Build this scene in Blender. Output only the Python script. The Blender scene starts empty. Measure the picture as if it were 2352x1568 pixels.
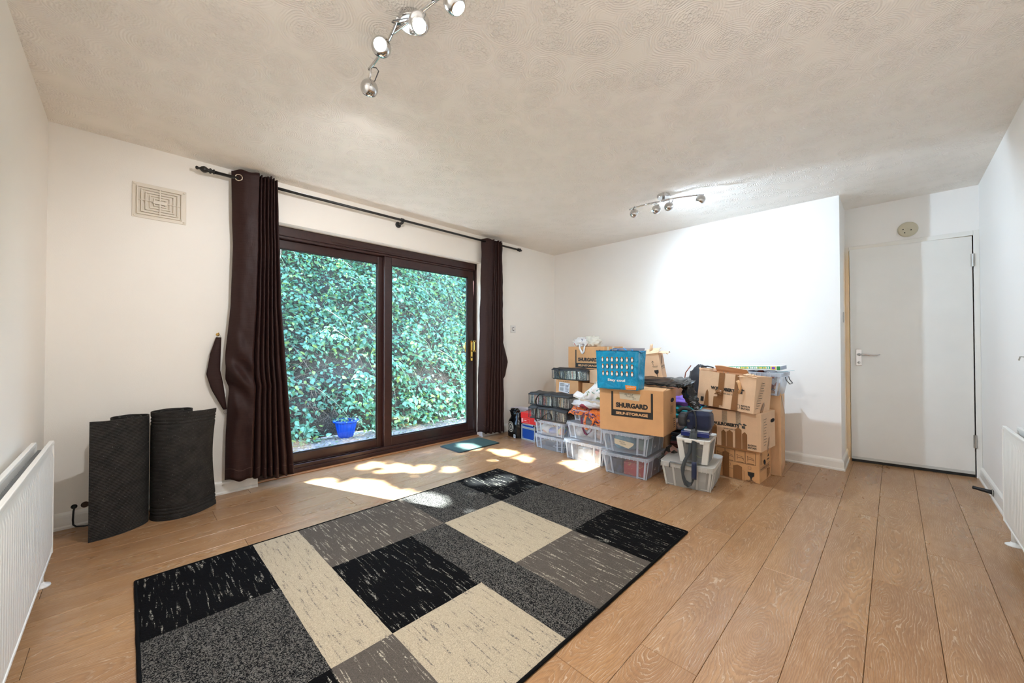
import bpy, random
from math import *
from mathutils import Vector, Matrix, noise
R = random.Random(7)
C = bpy.context.scene.collection
S = bpy.context.scene

# ------------------------------------------------------------------ camera
fw_yaw, fw_pitch, roll = .7831, .0120, -.0006
CAM = Vector((0, 0, 1.0803))
_f = Vector((cos(fw_yaw)*cos(fw_pitch), sin(fw_yaw)*cos(fw_pitch), sin(fw_pitch)))
_r = Vector((sin(fw_yaw), -cos(fw_yaw), 0)); _u = _r.cross(_f)
_r2 = _r*cos(roll)+_u*sin(roll); _u2 = -_r*sin(roll)+_u*cos(roll)
cam = bpy.data.objects.new('camera', bpy.data.cameras.new('camera'))
M = Matrix((( _r2.x, _u2.x, -_f.x), (_r2.y, _u2.y, -_f.y), (_r2.z, _u2.z, -_f.z))).to_4x4()
M.translation = CAM
cam.matrix_world = M
cam.data.sensor_width = 36; cam.data.lens = 880.48*36/2352; cam.data.clip_start = .02
C.objects.link(cam); S.camera = cam

# ------------------------------------------------------------------ world, sun, exposure
w = bpy.data.worlds.new('sky'); S.world = w; w.use_nodes = True
nt = w.node_tree; nt.nodes.clear()
sk = nt.nodes.new('ShaderNodeTexSky'); sk.sky_type = 'NISHITA'; sk.sun_disc = False
sk.sun_elevation = radians(48); sk.sun_rotation = radians(-20); sk.altitude = 50; sk.air_density = 1.0; sk.dust_density = .6; sk.ozone_density = 2.0
bg = nt.nodes.new('ShaderNodeBackground'); bg.inputs[1].default_value = .85
ou = nt.nodes.new('ShaderNodeOutputWorld')
nt.links.new(sk.outputs[0], bg.inputs[0]); nt.links.new(bg.outputs[0], ou.inputs[0])
SUN_EL = radians(45)
SUN_D = Vector((.345, -.87, 0)).normalized()*cos(SUN_EL) + Vector((0, 0, -sin(SUN_EL)))
sl = bpy.data.lights.new('sun', 'SUN'); sl.energy = 42; sl.angle = radians(.53); sl.color = (.97, .98, 1)
so = bpy.data.objects.new('sun', sl); so.rotation_euler = SUN_D.to_track_quat('-Z', 'Y').to_euler(); so.location = (0, 14, 14); C.objects.link(so)
S.view_settings.view_transform = 'Standard'; S.view_settings.look = 'None'
S.view_settings.exposure = 1.42; S.view_settings.gamma = 1; S.view_settings.use_curve_mapping = False
try:
    S.cycles.transparent_max_bounces = 40; S.cycles.max_bounces = 12; S.cycles.diffuse_bounces = 7; S.cycles.adaptive_threshold = .02
    S.cycles.sample_clamp_indirect = 6
except Exception: pass
COL1, COL2 = (.97, .975, 1.0), (.62, .81, 1.0)
E1, E2 = 25.0, 16.0          # ceiling spot heads (near fixture, far fixture)

# ------------------------------------------------------------------ material helpers
class NT:
    def __init__(s, name):
        s.m = bpy.data.materials.new(name); s.m.use_nodes = True; s.t = s.m.node_tree; s.t.nodes.clear()
        s.out = s.n('OutputMaterial')
    def n(s, ty, **k):
        nd = s.t.nodes.new('ShaderNode'+ty)
        for a, v in k.items():
            if a[0] == 'i' and a[1:].isdigit(): s.put(nd.inputs[int(a[1:])], v)
            elif a.startswith('I_'): s.put(nd.inputs[a[2:].replace('_', ' ')], v)
            else: setattr(nd, a, v)
        return nd
    def put(s, sock, v):
        if isinstance(v, bpy.types.NodeSocket): s.t.links.new(v, sock)
        elif isinstance(v, bpy.types.Node): s.t.links.new(v.outputs[0], sock)
        else:
            if isinstance(v, tuple) and len(v) == 3 and sock.type == 'RGBA': v = v+(1,)
            sock.default_value = v
    def math(s, op, a, b=0., c=0., clamp=False): return s.n('Math', operation=op, i0=a, i1=b, i2=c, use_clamp=clamp).outputs[0]
    def mix(s, f, a, b):
        nd = s.n('Mix', data_type='RGBA'); s.put(nd.inputs[0], f); s.put(nd.inputs[6], a); s.put(nd.inputs[7], b); return nd.outputs[2]
    def noise(s, vec, scale, det=3, rough=.55, dist=0): return s.n('TexNoise', I_Vector=vec, I_Scale=scale, I_Detail=det, I_Roughness=rough, I_Distortion=dist)
    def ramp(s, f, a, b): return s.n('MapRange', i0=f, i1=a, i2=b, i3=0., i4=1.).outputs[0]
    def coord(s, scale=(1, 1, 1), rnd=False, which='Object'):
        tc = s.n('TexCoord').outputs[which]
        if rnd:
            oi = s.n('ObjectInfo').outputs['Random']
            off = s.n('CombineXYZ', i0=s.math('MULTIPLY', oi, 37.), i1=s.math('MULTIPLY', oi, 91.), i2=s.math('MULTIPLY', oi, 53.))
            return s.n('Mapping', I_Vector=tc, I_Location=off.outputs[0], I_Scale=scale).outputs[0]
        return s.n('Mapping', I_Vector=tc, I_Scale=scale).outputs[0]
    def bsdf(s, col, rough=.5, metal=0., bump=None, bstr=.3, bdist=.01, **k):
        p = s.n('BsdfPrincipled'); s.put(p.inputs['Base Color'], col); s.put(p.inputs['Roughness'], rough); s.put(p.inputs['Metallic'], metal)
        if bump is not None:
            b = s.n('Bump', I_Strength=bstr, I_Distance=bdist, I_Height=bump); s.t.links.new(b.outputs[0], p.inputs['Normal'])
        for a, v in k.items(): s.put(p.inputs[a.replace('_', ' ')], v)
        return p
    def done(s, sh): s.t.links.new(sh.outputs[0] if isinstance(sh, bpy.types.Node) else sh, s.out.inputs[0]); return s.m

def simple(name, col, rough=.5, metal=0., ns=0, bstr=.2, var=0, vscale=4, **k):
    t = NT(name); c = t.coord(); bump = None; cc = col
    if ns: bump = t.noise(c, ns, 4).outputs[0]
    if var:
        f = t.ramp(t.noise(c, vscale, 4).outputs[0], .3, .7)
        cc = t.mix(f, tuple(x*(1-var) for x in col), tuple(min(1, x*(1+var)) for x in col))
    return t.done(t.bsdf(cc, rough, metal, bump, bstr, .004, **k))

def m_wall(name, col):
    t = NT(name); c = t.coord()
    f = t.ramp(t.noise(c, 1.3, 4, .6).outputs[0], .35, .7)
    cc = t.mix(f, tuple(x*.975 for x in col), col)
    sp = t.ramp(t.noise(c, 60, 2).outputs[0], .78, .82)
    cc = t.mix(t.math('MULTIPLY', sp, .12), cc, (.45, .42, .36))
    b = t.math('ADD', t.noise(c, 260, 2).outputs[0], t.math('MULTIPLY', t.noise(c, 7, 3).outputs[0], 1.2))
    return t.done(t.bsdf(cc, .62, 0, b, .12, .004))

def m_ceiling():
    t = NT('artex_plaster'); c = t.coord()
    wob = t.noise(c, 3.0, 2)
    cv = t.n('VectorMath', operation='MULTIPLY_ADD', i0=wob.outputs[1], i1=(.10, .10, 0), i2=c).outputs[0]
    hs = []
    for k, (sc, off) in enumerate(((5.6, 0.), (4.1, 7.3))):
        cm = t.n('Mapping', I_Vector=cv, I_Location=(off, off*.7, 0.)).outputs[0]
        v = t.n('TexVoronoi', voronoi_dimensions='2D', I_Vector=cm, I_Scale=sc, I_Randomness=.85)
        d = t.math('DIVIDE', v.outputs['Distance'], sc)
        ring = t.math('SINE', t.math('MULTIPLY', d, 560.))
        band = t.math('MULTIPLY', t.ramp(d, .025, .05), t.n('MapRange', i0=d, i1=.10, i2=.14, i3=1., i4=0.).outputs[0])
        br = t.ramp(t.noise(cm, 9, 3).outputs[0], .30, .5)
        hs.append(t.math('MULTIPLY', t.math('MULTIPLY', ring, band), br))
        if k == 0:
            core = t.n('MapRange', i0=d, i1=.04, i2=.075, i3=1., i4=0.).outputs[0]
            st = t.n('TexVoronoi', voronoi_dimensions='2D', feature='F1', I_Vector=t.n('Mapping', I_Vector=cm, I_Scale=(1, 1.3, 1)).outputs[0], I_Scale=75.)
            stp = t.math('MULTIPLY', t.ramp(st.outputs['Distance'], .25, .6), t.ramp(t.noise(cm, 30, 3).outputs[0], .36, .5))
            stip = t.math('MULTIPLY', t.math('MULTIPLY', stp, core), 3.2)
    h = t.math('ADD', t.math('ADD', t.math('MULTIPLY', hs[0], .65), t.math('MULTIPLY', hs[1], .4)), stip)
    col = t.mix(t.ramp(t.noise(c, .9, 3).outputs[0], .3, .7), (.84, .80, .735), (.87, .83, .775))
    return t.done(t.bsdf(col, .7, 0, h, .48, .0042))

def m_oak(name='oak_laminate'):
    t = NT(name)
    tc = t.n('TexCoord').outputs['Object']; oi = t.n('ObjectInfo').outputs['Random']
    r1 = t.math('MULTIPLY', oi, 97.); x = t.n('SeparateXYZ', i0=tc)
    X, Y = x.outputs[0], x.outputs[1]
    sgn = t.math('SUBTRACT', t.math('MULTIPLY', t.math('GREATER_THAN', t.math('FRACT', t.math('MULTIPLY', oi, 17.3)), .5), 2.), 1.)
    xs = t.math('MULTIPLY', X, sgn)
    low = t.n('TexNoise', noise_dimensions='2D', I_Vector=t.n('CombineXYZ', i0=t.math('ADD', t.math('MULTIPLY', xs, 1.1), r1), i1=r1).outputs[0], I_Scale=1., I_Detail=1.).outputs[0]
    dep = t.math('ADD', t.math('MULTIPLY', t.math('SUBTRACT', low, .5), .34), .03)
    yo = t.math('ADD', Y, t.math('MULTIPLY', t.math('SUBTRACT', t.math('FRACT', t.math('MULTIPLY', oi, 7.7)), .5), .13))
    v2 = t.n('CombineXYZ', i0=t.math('ADD', t.math('MULTIPLY', X, .42), r1), i1=t.math('MULTIPLY', Y, 1.6), i2=r1).outputs[0]
    wob = t.math('MULTIPLY', t.math('SUBTRACT', t.noise(v2, 9, 3, .6).outputs[0], .5), .035)
    fine = t.math('MULTIPLY', t.math('SUBTRACT', t.noise(v2, 60, 3, .6).outputs[0], .5), .006)
    rad = t.math('SQRT', t.math('ADD', t.math('MULTIPLY', yo, yo), t.math('MULTIPLY', dep, dep)))
    rad = t.math('ADD', t.math('ADD', t.math('ADD', rad, wob), fine), t.math('ADD', t.math('MULTIPLY', Y, .16), t.math('MULTIPLY', xs, .02)))
    ring = t.math('FRACT', t.math('MULTIPLY', rad, 138.))
    line = t.math('MULTIPLY', t.ramp(ring, .72, .9), t.n('MapRange', i0=ring, i1=.93, i2=1., i3=1., i4=0.).outputs[0])
    brk = t.ramp(t.noise(v2, 24, 3).outputs[0], .4, .62)
    pv = t.n('CombineXYZ', i0=t.math('ADD', t.math('MULTIPLY', X, 22.), r1), i1=t.math('MULTIPLY', Y, 620.), i2=r1).outputs[0]
    pore = t.ramp(t.noise(pv, 1., 2, .5).outputs[0], .56, .74)
    dark = t.n('MapRange', i0=ring, i1=.3, i2=.72, i3=0., i4=1.).outputs[0]
    base = t.mix(t.math('FRACT', t.math('MULTIPLY', oi, 5.1)), (.375, .20, .086), (.435, .25, .118))
    base = t.mix(t.ramp(t.noise(v2, 3.5, 3).outputs[0], .3, .72), base, (.29, .15, .068))
    base = t.mix(t.math('MULTIPLY', dark, .45), base, (.20, .10, .043))
    col = t.mix(t.math('MULTIPLY', t.math('MULTIPLY', line, brk), .58), base, (.68, .55, .41))
    col = t.mix(t.math('MULTIPLY', pore, .34), col, (.68, .50, .32))
    kn = t.n('TexVoronoi', I_Vector=v2, I_Scale=2.3)
    col = t.mix(t.math('MULTIPLY', t.n('MapRange', i0=kn.outputs['Distance'], i1=.008, i2=.03, i3=1., i4=0.).outputs[0], .12), col, (.20, .10, .05))
    b = t.math('ADD', t.math('MULTIPLY', line, .5), pore)
    rg = t.n('MapRange', i0=t.noise(v2, 5, 3).outputs[0], i1=.3, i2=.7, i3=.25, i4=.37).outputs[0]
    return t.done(t.bsdf(col, rg, 0, b, .10, .001))

def m_rug(name, base, fleck, mode):
    t = NT(name); c = t.coord()
    fine = t.noise(c, 330, 2, .6).outputs[0]
    tuft = t.noise(c, 150, 3, .6).outputs[0]
    st = t.noise(t.n('Mapping', I_Vector=c, I_Scale=(95, 8.5, 1)).outputs[0], 1., 3, .55, .35).outputs[0]
    if mode == 'streak':
        m_ = t.math('MULTIPLY', t.ramp(st, .56, .66), t.ramp(tuft, .44, .56))
    elif mode == 'dark':
        m_ = t.math('MULTIPLY', t.ramp(st, .58, .66), t.ramp(tuft, .46, .58))
    else:
        m_ = t.math('ADD', t.ramp(t.noise(c, 230, 3, .75).outputs[0], .49, .56), t.math('MULTIPLY', t.ramp(st, .58, .7), .5), clamp=True)
    v = t.ramp(fine, .25, .75)
    b2 = t.mix(v, tuple(x*.6 for x in base), tuple(min(1, x*1.3) for x in base))
    col = t.mix(m_, b2, fleck)
    return t.done(t.bsdf(col, .97, 0, t.math('ADD', fine, tuft), .9, .004, Specular_IOR_Level=.08))

def m_glass(name='window_glass', tint=(.93, .98, .97), refl=1.0):
    t = NT(name)
    bf = t.n('NewGeometry').outputs['Backfacing']
    fr = t.math('MULTIPLY', t.n('Fresnel', I_IOR=t.math('SUBTRACT', 1.5, t.math('MULTIPLY', bf, 1.5-1/1.5))).outputs[0], refl)
    mx = t.n('MixShader', i0=fr, i1=t.n('BsdfTransparent', i0=tint), i2=t.n('BsdfGlossy', i0=(1., 1., 1.), I_Roughness=0.02))
    t.m.blend_method = 'BLEND'
    return t.done(mx)
def m_poly(name, col, op, rough=.35, gl=.06):
    t = NT(name)
    body = t.n('MixShader', i0=.35, i1=t.n('BsdfDiffuse', i0=col), i2=t.n('BsdfTranslucent', i0=col))
    f = t.math('ADD', t.math('MULTIPLY', t.n('LayerWeight', i0=.35).outputs['Facing'], .38), op, clamp=True)
    mx = t.n('MixShader', i0=f, i1=t.n('BsdfTransparent', i0=(.97, .985, 1.)), i2=body)
    m2 = t.n('MixShader', i0=gl, i1=mx, i2=t.n('BsdfGlossy', i0=(1., 1., 1.), I_Roughness=rough))
    return t.done(m2)
def m_film(name, gl=.10, rough=.12):
    t = NT(name); c = t.coord()
    b = t.n('Bump', I_Strength=.8, I_Distance=.01, I_Height=t.noise(c, 22, 3, .6).outputs[0])
    mx = t.n('MixShader', i0=gl, i1=t.n('BsdfTransparent', i0=(.9, .92, .92)), i2=t.n('BsdfGlossy', i0=(1., 1., 1.), I_Roughness=rough, I_Normal=b))
    return t.done(mx)
def m_card(name, col):
    t = NT(name); c = t.coord()
    fl = t.math('SINE', t.math('MULTIPLY', t.n('SeparateXYZ', i0=c).outputs[0], 900.))
    f = t.ramp(t.noise(c, 6, 4).outputs[0], .3, .7)
    cc = t.mix(f, tuple(x*.9 for x in col), tuple(min(1, x*1.06) for x in col))
    cc = t.mix(t.math('MULTIPLY', t.ramp(t.noise(c, 240, 2).outputs[0], .55, .7), .25), cc, tuple(x*.75 for x in col))
    return t.done(t.bsdf(cc, .75, 0, t.math('ADD', t.math('MULTIPLY', fl, .25), t.noise(c, 30, 3).outputs[0]), .25, .0015))
def m_leaf(name, A, B, Cc):
    t = NT(name)
    ri = t.n('NewGeometry').outputs['Random Per Island']; oi = t.n('ObjectInfo').outputs['Random']
    f = t.math('FRACT', t.math('ADD', ri, oi))
    col = t.mix(t.ramp(f, 0., .75), A, B)
    col = t.mix(t.ramp(f, .86, .9), col, Cc)
    col = t.mix(t.math('MULTIPLY', t.n('NewGeometry').outputs['Backfacing'], .4), col, (.25, .36, .22))
    p = t.bsdf(col, .33, 0, None, Specular_IOR_Level=1.0)
    mx = t.n('MixShader', i0=.22, i1=p, i2=t.n('BsdfTranslucent', i0=t.mix(.5, col, (.35, .6, .1))))
    return t.done(mx)
def m_fabric(name, col, rough=.85, sheen=.2, sc=500, bstr=.4, spec=.3):
    t = NT(name); c = t.coord()
    f = t.ramp(t.noise(c, 9, 4).outputs[0], .3, .7)
    cc = t.mix(f, tuple(x*.82 for x in col), tuple(min(1, x*1.15) for x in col))
    return t.done(t.bsdf(cc, rough, 0, t.noise(c, sc, 2).outputs[0], bstr, .002, Sheen_Weight=sheen, Specular_IOR_Level=spec))
def m_curtain():
    t = NT('brown_curtain_satin'); c = t.coord()
    slub = t.noise(t.n('Mapping', I_Vector=c, I_Scale=(14, 14, 420)).outputs[0], 1., 3, .6).outputs[0]
    v = t.noise(t.n('Mapping', I_Vector=c, I_Scale=(500, 500, 10)).outputs[0], 1., 2, .5).outputs[0]
    cc = t.mix(t.ramp(slub, .3, .7), (.021, .0085, .0075), (.038, .0165, .0145))
    st = t.ramp(t.noise(c, 26, 4).outputs[0], .69, .75)
    cc = t.mix(t.math('MULTIPLY', st, .12), cc, (.16, .11, .09))
    return t.done(t.bsdf(cc, .5, 0, t.math('ADD', slub, v), .35, .002, Specular_IOR_Level=.22))
def m_mat():
    t = NT('ribbed_rubber_felt'); c = t.coord()
    z = t.n('SeparateXYZ', i0=c).outputs[2]
    rib = t.math('SINE', t.math('MULTIPLY', z, 2*pi/.0085))
    cc = t.mix(t.ramp(t.noise(c, 14, 4).outputs[0], .35, .7), (.020, .019, .018), (.036, .034, .031))
    cc = t.mix(t.math('MULTIPLY', t.ramp(t.noise(c, 170, 2).outputs[0], .68, .74), .5), cc, (.3, .29, .27))
    cc = t.mix(t.math('MULTIPLY', t.ramp(rib, .3, 1.), .3), cc, (.042, .041, .039))
    h = t.math('ADD', rib, t.math('MULTIPLY', t.noise(c, 260, 3).outputs[0], 1.2))
    return t.done(t.bsdf(cc, .85, 0, h, .42, .003, Specular_IOR_Level=.2))
def m_emit(name, col, st):
    t = NT(name); return t.done(t.n('Emission', i0=col, i1=st))
def m_cells(name, cols, sc, rough=.6):
    t = NT(name); c = t.coord()
    v = t.n('TexVoronoi', I_Vector=c, I_Scale=sc)
    f = t.n('SeparateColor', i0=v.outputs['Color']).outputs[0]
    col = cols[0]
    for i, k in enumerate(cols[1:]): col = t.mix(t.math('GREATER_THAN', f, (i+1)/len(cols)), col, k)
    return t.done(t.bsdf(col, rough, 0, t.noise(c, 90, 3).outputs[0], .2, .003))
def m_random(name, cols, rough=.35):
    t = NT(name); f = t.n('ObjectInfo').outputs['Random']; col = cols[0]
    for i, k in enumerate(cols[1:]): col = t.mix(t.math('GREATER_THAN', f, (i+1)/len(cols)), col, k)
    c = t.coord(rnd=True)
    col = t.mix(t.math('MULTIPLY', t.ramp(t.noise(c, 70, 3).outputs[0], .45, .6), .3), col, (.5, .5, .48))
    return t.done(t.bsdf(col, rough))

WALL = m_wall('wall_paint_white', (.87, .835, .775))
WALLC = m_wall('wall_paint_cool_cast', (.87, .855, .83))  # same white paint, the far fixture's cool light put into its colour
CEIL = m_ceiling(); OAK = m_oak()
GLOSSW = simple('white_gloss_paint', (.80, .79, .75), .32, ns=30, bstr=.05)
DOORW = simple('white_door_paint', (.79, .78, .745), .42, ns=9, bstr=.06, var=.02)
UPVC = simple('mahogany_upvc', (.034, .0105, .0085), .36, ns=220, bstr=.06, var=.25, vscale=30, Specular_IOR_Level=.5)
BLACKR = simple('black_rubber', (.012, .012, .012), .6)
GLASS = m_glass(refl=.7); CURT = m_curtain(); MATT = m_mat()
CHROME = simple('chrome', (.62, .62, .62), .12, 1.)
STEEL = simple('brushed_steel', (.52, .51, .49), .3, 1.)
BRASS = simple('polished_brass', (.80, .50, .13), .2, 1.)
BLACKM = simple('black_painted_metal', (.012, .011, .011), .35)
BLACKP = simple('black_plastic', (.015, .015, .016), .3)
BINBAG = simple('black_polythene', (.004, .004, .0045), .24, ns=26, bstr=.35)
WHITEP = simple('white_plastic', (.78, .78, .76), .35)
RADW = simple('radiator_enamel', (.78, .775, .74), .35, ns=40, bstr=.04)
INK = simple('black_print', (.018, .016, .014), .6)
DARKIN = simple('dark_recess', (.01, .01, .01), .9)
CARD = m_card('brown_cardboard', (.68, .37, .165)); CARD2 = m_card('buff_cardboard', (.76, .51, .32)); CARD3 = m_card('plain_cardboard', (.66, .40, .215))
CARDL = simple('cardboard_print_tone', (.70, .41, .20), .8)
TAPE = simple('brown_parcel_tape', (.27, .125, .05), .22, ns=55, bstr=.5)
TAPEC = m_film('clear_tape', .12, .15)
MASK = simple('masking_tape', (.62, .54, .40), .8)
PAPER = simple('white_paper', (.72, .74, .76), .7)
POLY = m_poly('clear_polypropylene', (.66, .74, .84), .05)
POLYR = m_poly('frosted_polypropylene', (.72, .78, .86), .5)
POLYM = m_poly('milky_polypropylene', (.74, .74, .70), .26)
POLYMR = m_poly('milky_polypropylene_rim', (.78, .77, .73), .68)
FILM = m_film('clear_vinyl')

# ------------------------------------------------------------------ mesh helpers
class MB:
    def __init__(s): s.v = []; s.f = []; s.m = []; s.X = Matrix()
    def add(s, vs, fs, m=0):
        n = len(s.v); s.v += [tuple(s.X @ Vector(p)) for p in vs]
        s.f += [tuple(n+i for i in q) for q in fs]; s.m += [m]*len(fs); return s
    def box(s, x0, x1, y0, y1, z0, z1, m=0):
        return s.add([(x0,y0,z0),(x1,y0,z0),(x1,y1,z0),(x0,y1,z0),(x0,y0,z1),(x1,y0,z1),(x1,y1,z1),(x0,y1,z1)],
            [(0,3,2,1),(4,5,6,7),(0,1,5,4),(1,2,6,5),(2,3,7,6),(3,0,4,7)], m)
    def grid(s, fn, nu, nv, m=0, closed=False):
        vs = [fn(i/nu, j/nv) for j in range(nv+1) for i in range(nu+1)]
        fs = [(j*(nu+1)+i, j*(nu+1)+i+1, (j+1)*(nu+1)+i+1, (j+1)*(nu+1)+i) for j in range(nv) for i in range(nu)]
        return s.add(vs, fs, m)
    def loft(s, loops, m=0, cap0=True, cap1=True):
        n = len(loops[0]); vs = [p for l in loops for p in l]; fs = []
        for j in range(len(loops)-1):
            for i in range(n): fs.append((j*n+i, j*n+(i+1) % n, (j+1)*n+(i+1) % n, (j+1)*n+i))
        if cap0: fs.append(tuple(range(n))[::-1])
        if cap1: fs.append(tuple((len(loops)-1)*n+i for i in range(n)))
        return s.add(vs, fs, m)
    def tube(s, pts, r, seg=10, m=0, caps=True):
        pts = [Vector(p) for p in pts]; rr = r if isinstance(r, (list, tuple)) else [r]*len(pts)
        t0 = (pts[1]-pts[0]).normalized(); up = Vector((0, 0, 1)) if abs(t0.z) < .9 else Vector((1, 0, 0))
        nrm = t0.cross(up).normalized(); loops = []
        for i, p in enumerate(pts):
            t = ((pts[min(i+1, len(pts)-1)]-pts[max(i-1, 0)])).normalized()
            nrm = (nrm - t*nrm.dot(t)).normalized(); b = t.cross(nrm)
            loops.append([tuple(p+(nrm*cos(2*pi*k/seg)+b*sin(2*pi*k/seg))*rr[i]) for k in range(seg)])
        return s.loft(loops, m, caps, caps)
    def ribbon(s, pts, wv, th=.0015, m=0):
        pts = [Vector(p) for p in pts]; loops = []
        for i, p in enumerate(pts):
            t = (pts[min(i+1, len(pts)-1)]-pts[max(i-1, 0)]).normalized()
            w_ = Vector(wv(i/(len(pts)-1))) if callable(wv) else Vector(wv)
            n = t.cross(w_).normalized()*th
            loops.append([tuple(p-w_/2-n), tuple(p+w_/2-n), tuple(p+w_/2+n), tuple(p-w_/2+n)])
        return s.loft(loops, m)
    def lathe(s, prof, seg=24, m=0, ax=None):
        loops = [[(r*cos(2*pi*k/seg), r*sin(2*pi*k/seg), z) for k in range(seg)] for r, z in prof]
        if ax is not None:
            q = Vector((0, 0, 1)).rotation_difference(Vector(ax))
            loops = [[tuple(q @ Vector(p)) for p in l] for l in loops]
        return s.loft(loops, m)
    def prism(s, poly, map0, map1, m=0):
        n = len(poly); vs = [map0(*p) for p in poly]+[map1(*p) for p in poly]
        return s.add(vs, [tuple(range(n))[::-1], tuple(range(n, 2*n))]+[(i, (i+1) % n, n+(i+1) % n, n+i) for i in range(n)], m)
    def build(s, name, mats, parent=None, smooth=False, bevel=0, solid=0, loc=None, rot=None, sub=0, merge=0):
        me = bpy.data.meshes.new(name); me.from_pydata(s.v, [], s.f)
        for mm in (mats if isinstance(mats, (list, tuple)) else [mats]): me.materials.append(mm)
        me.polygons.foreach_set('material_index', s.m)
        if smooth: me.polygons.foreach_set('use_smooth', [True]*len(s.f))
        me.update(); me.validate()
        o = bpy.data.objects.new(name, me); C.objects.link(o); o.parent = parent
        if loc: o.location = loc
        if rot: o.rotation_euler = rot
        if merge:
            mo = o.modifiers.new('w', 'WELD'); mo.merge_threshold = merge
        if solid:
            mo = o.modifiers.new('s', 'SOLIDIFY'); mo.thickness = solid; mo.offset = 0
        if bevel:
            mo = o.modifiers.new('b', 'BEVEL'); mo.width = bevel; mo.segments = 2; mo.limit_method = 'ANGLE'; mo.angle_limit = radians(40)
        if sub:
            mo = o.modifiers.new('u', 'SUBSURF'); mo.levels = sub; mo.render_levels = sub
        return o
def tag(o, label=None, cat=None, group=None, kind=None):
    if label: o['label'] = label
    if cat: o['category'] = cat
    if group: o['group'] = group
    if kind: o['kind'] = kind
    return o
def empty(name, loc, rz=0, label=None, cat=None, group=None, kind=None, rot=None):
    o = bpy.data.objects.new(name, None); C.objects.link(o); o.location = loc
    o.rotation_euler = rot if rot else (0, 0, radians(rz)); o.empty_display_size = .1
    return tag(o, label, cat, group, kind)
def pile(name, label, cat, x, y, z, a=0, group=None, tilt=None):
    # local frame: x to the right as seen from the room, y away, z up; origin at the front bottom centre
    e = empty(name, (x, y, z), -90+a, label, cat, group)
    if tilt: e.rotation_euler = (Matrix.Rotation(radians(-90+a), 3, 'Z') @ Matrix.Rotation(radians(tilt[0]), 3, 'X') @ Matrix.Rotation(radians(tilt[1]), 3, 'Y')).to_euler()
    return e
def nz(p, f, sd=0.): return noise.noise(Vector(p)*f+Vector((sd, sd*1.7, -sd)))
def rrect(w_, d_, r, z, cx=0, cy=0, n=4):
    out = []
    for qx, qy, a0 in ((1, 1, 0), (-1, 1, 90), (-1, -1, 180), (1, -1, 270)):
        for k in range(n+1):
            a = radians(a0+90*k/n); out.append((cx+qx*(w_/2-r)+r*cos(a), cy+qy*(d_/2-r)+r*sin(a), z))
    return out
def crumple(mb, c, rad, sd=0, amp=.25, fr=9, nu=40, nv=24, flat=True, m=0):
    def fn(u, v):
        th = u*2*pi; ph = (v-.5)*pi
        d = Vector((cos(th)*cos(ph), sin(th)*cos(ph), sin(ph)))
        q = d*1.0
        k = 1+amp*(abs(nz(q, fr*.22, sd))*2-.5)+amp*.6*(abs(nz(q, fr*.5, sd+5))*2-.4)+amp*.3*(abs(nz(q, fr*1.1, sd+9))*2-.3)
        if abs(v) < 1e-6 or abs(v-1) < 1e-6: k = 1
        p = Vector((d.x*rad[0], d.y*rad[1], d.z*rad[2]))*k
        if flat: p.z = max(p.z, -rad[2]*.8)
        return (c[0]+p.x, c[1]+p.y, c[2]+p.z)
    return mb.grid(fn, nu, nv, m)
def crumple_top(c, rad): return c[2]-rad[2]*.8

# flat printing ------------------------------------------------------
_tc = {}
def text_mesh(s, bold=.02, shear=0.):
    k = (s, bold, shear)
    if k in _tc: return _tc[k]
    cu = bpy.data.curves.new('t', 'FONT'); cu.body = s; cu.size = 1; cu.offset = bold; cu.resolution_u = 3; cu.shear = shear; cu.align_x = 'CENTER'
    o = bpy.data.objects.new('t', cu); C.objects.link(o)
    bpy.context.view_layer.update()
    me = bpy.data.meshes.new_from_object(o.evaluated_get(bpy.context.evaluated_depsgraph_get()))
    vs = [(v.co.x, v.co.y) for v in me.vertices]; fs = [tuple(p.vertices) for p in me.polygons]
    x0 = min(v[0] for v in vs); x1 = max(v[0] for v in vs); y0 = min(v[1] for v in vs); y1 = max(v[1] for v in vs)
    vs = [((a-x0)/(x1-x0), (b-y0)/(y1-y0)) for a, b in vs]
    bpy.data.objects.remove(o); bpy.data.meshes.remove(me); bpy.data.curves.remove(cu)
    _tc[k] = (vs, fs); return _tc[k]
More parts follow.
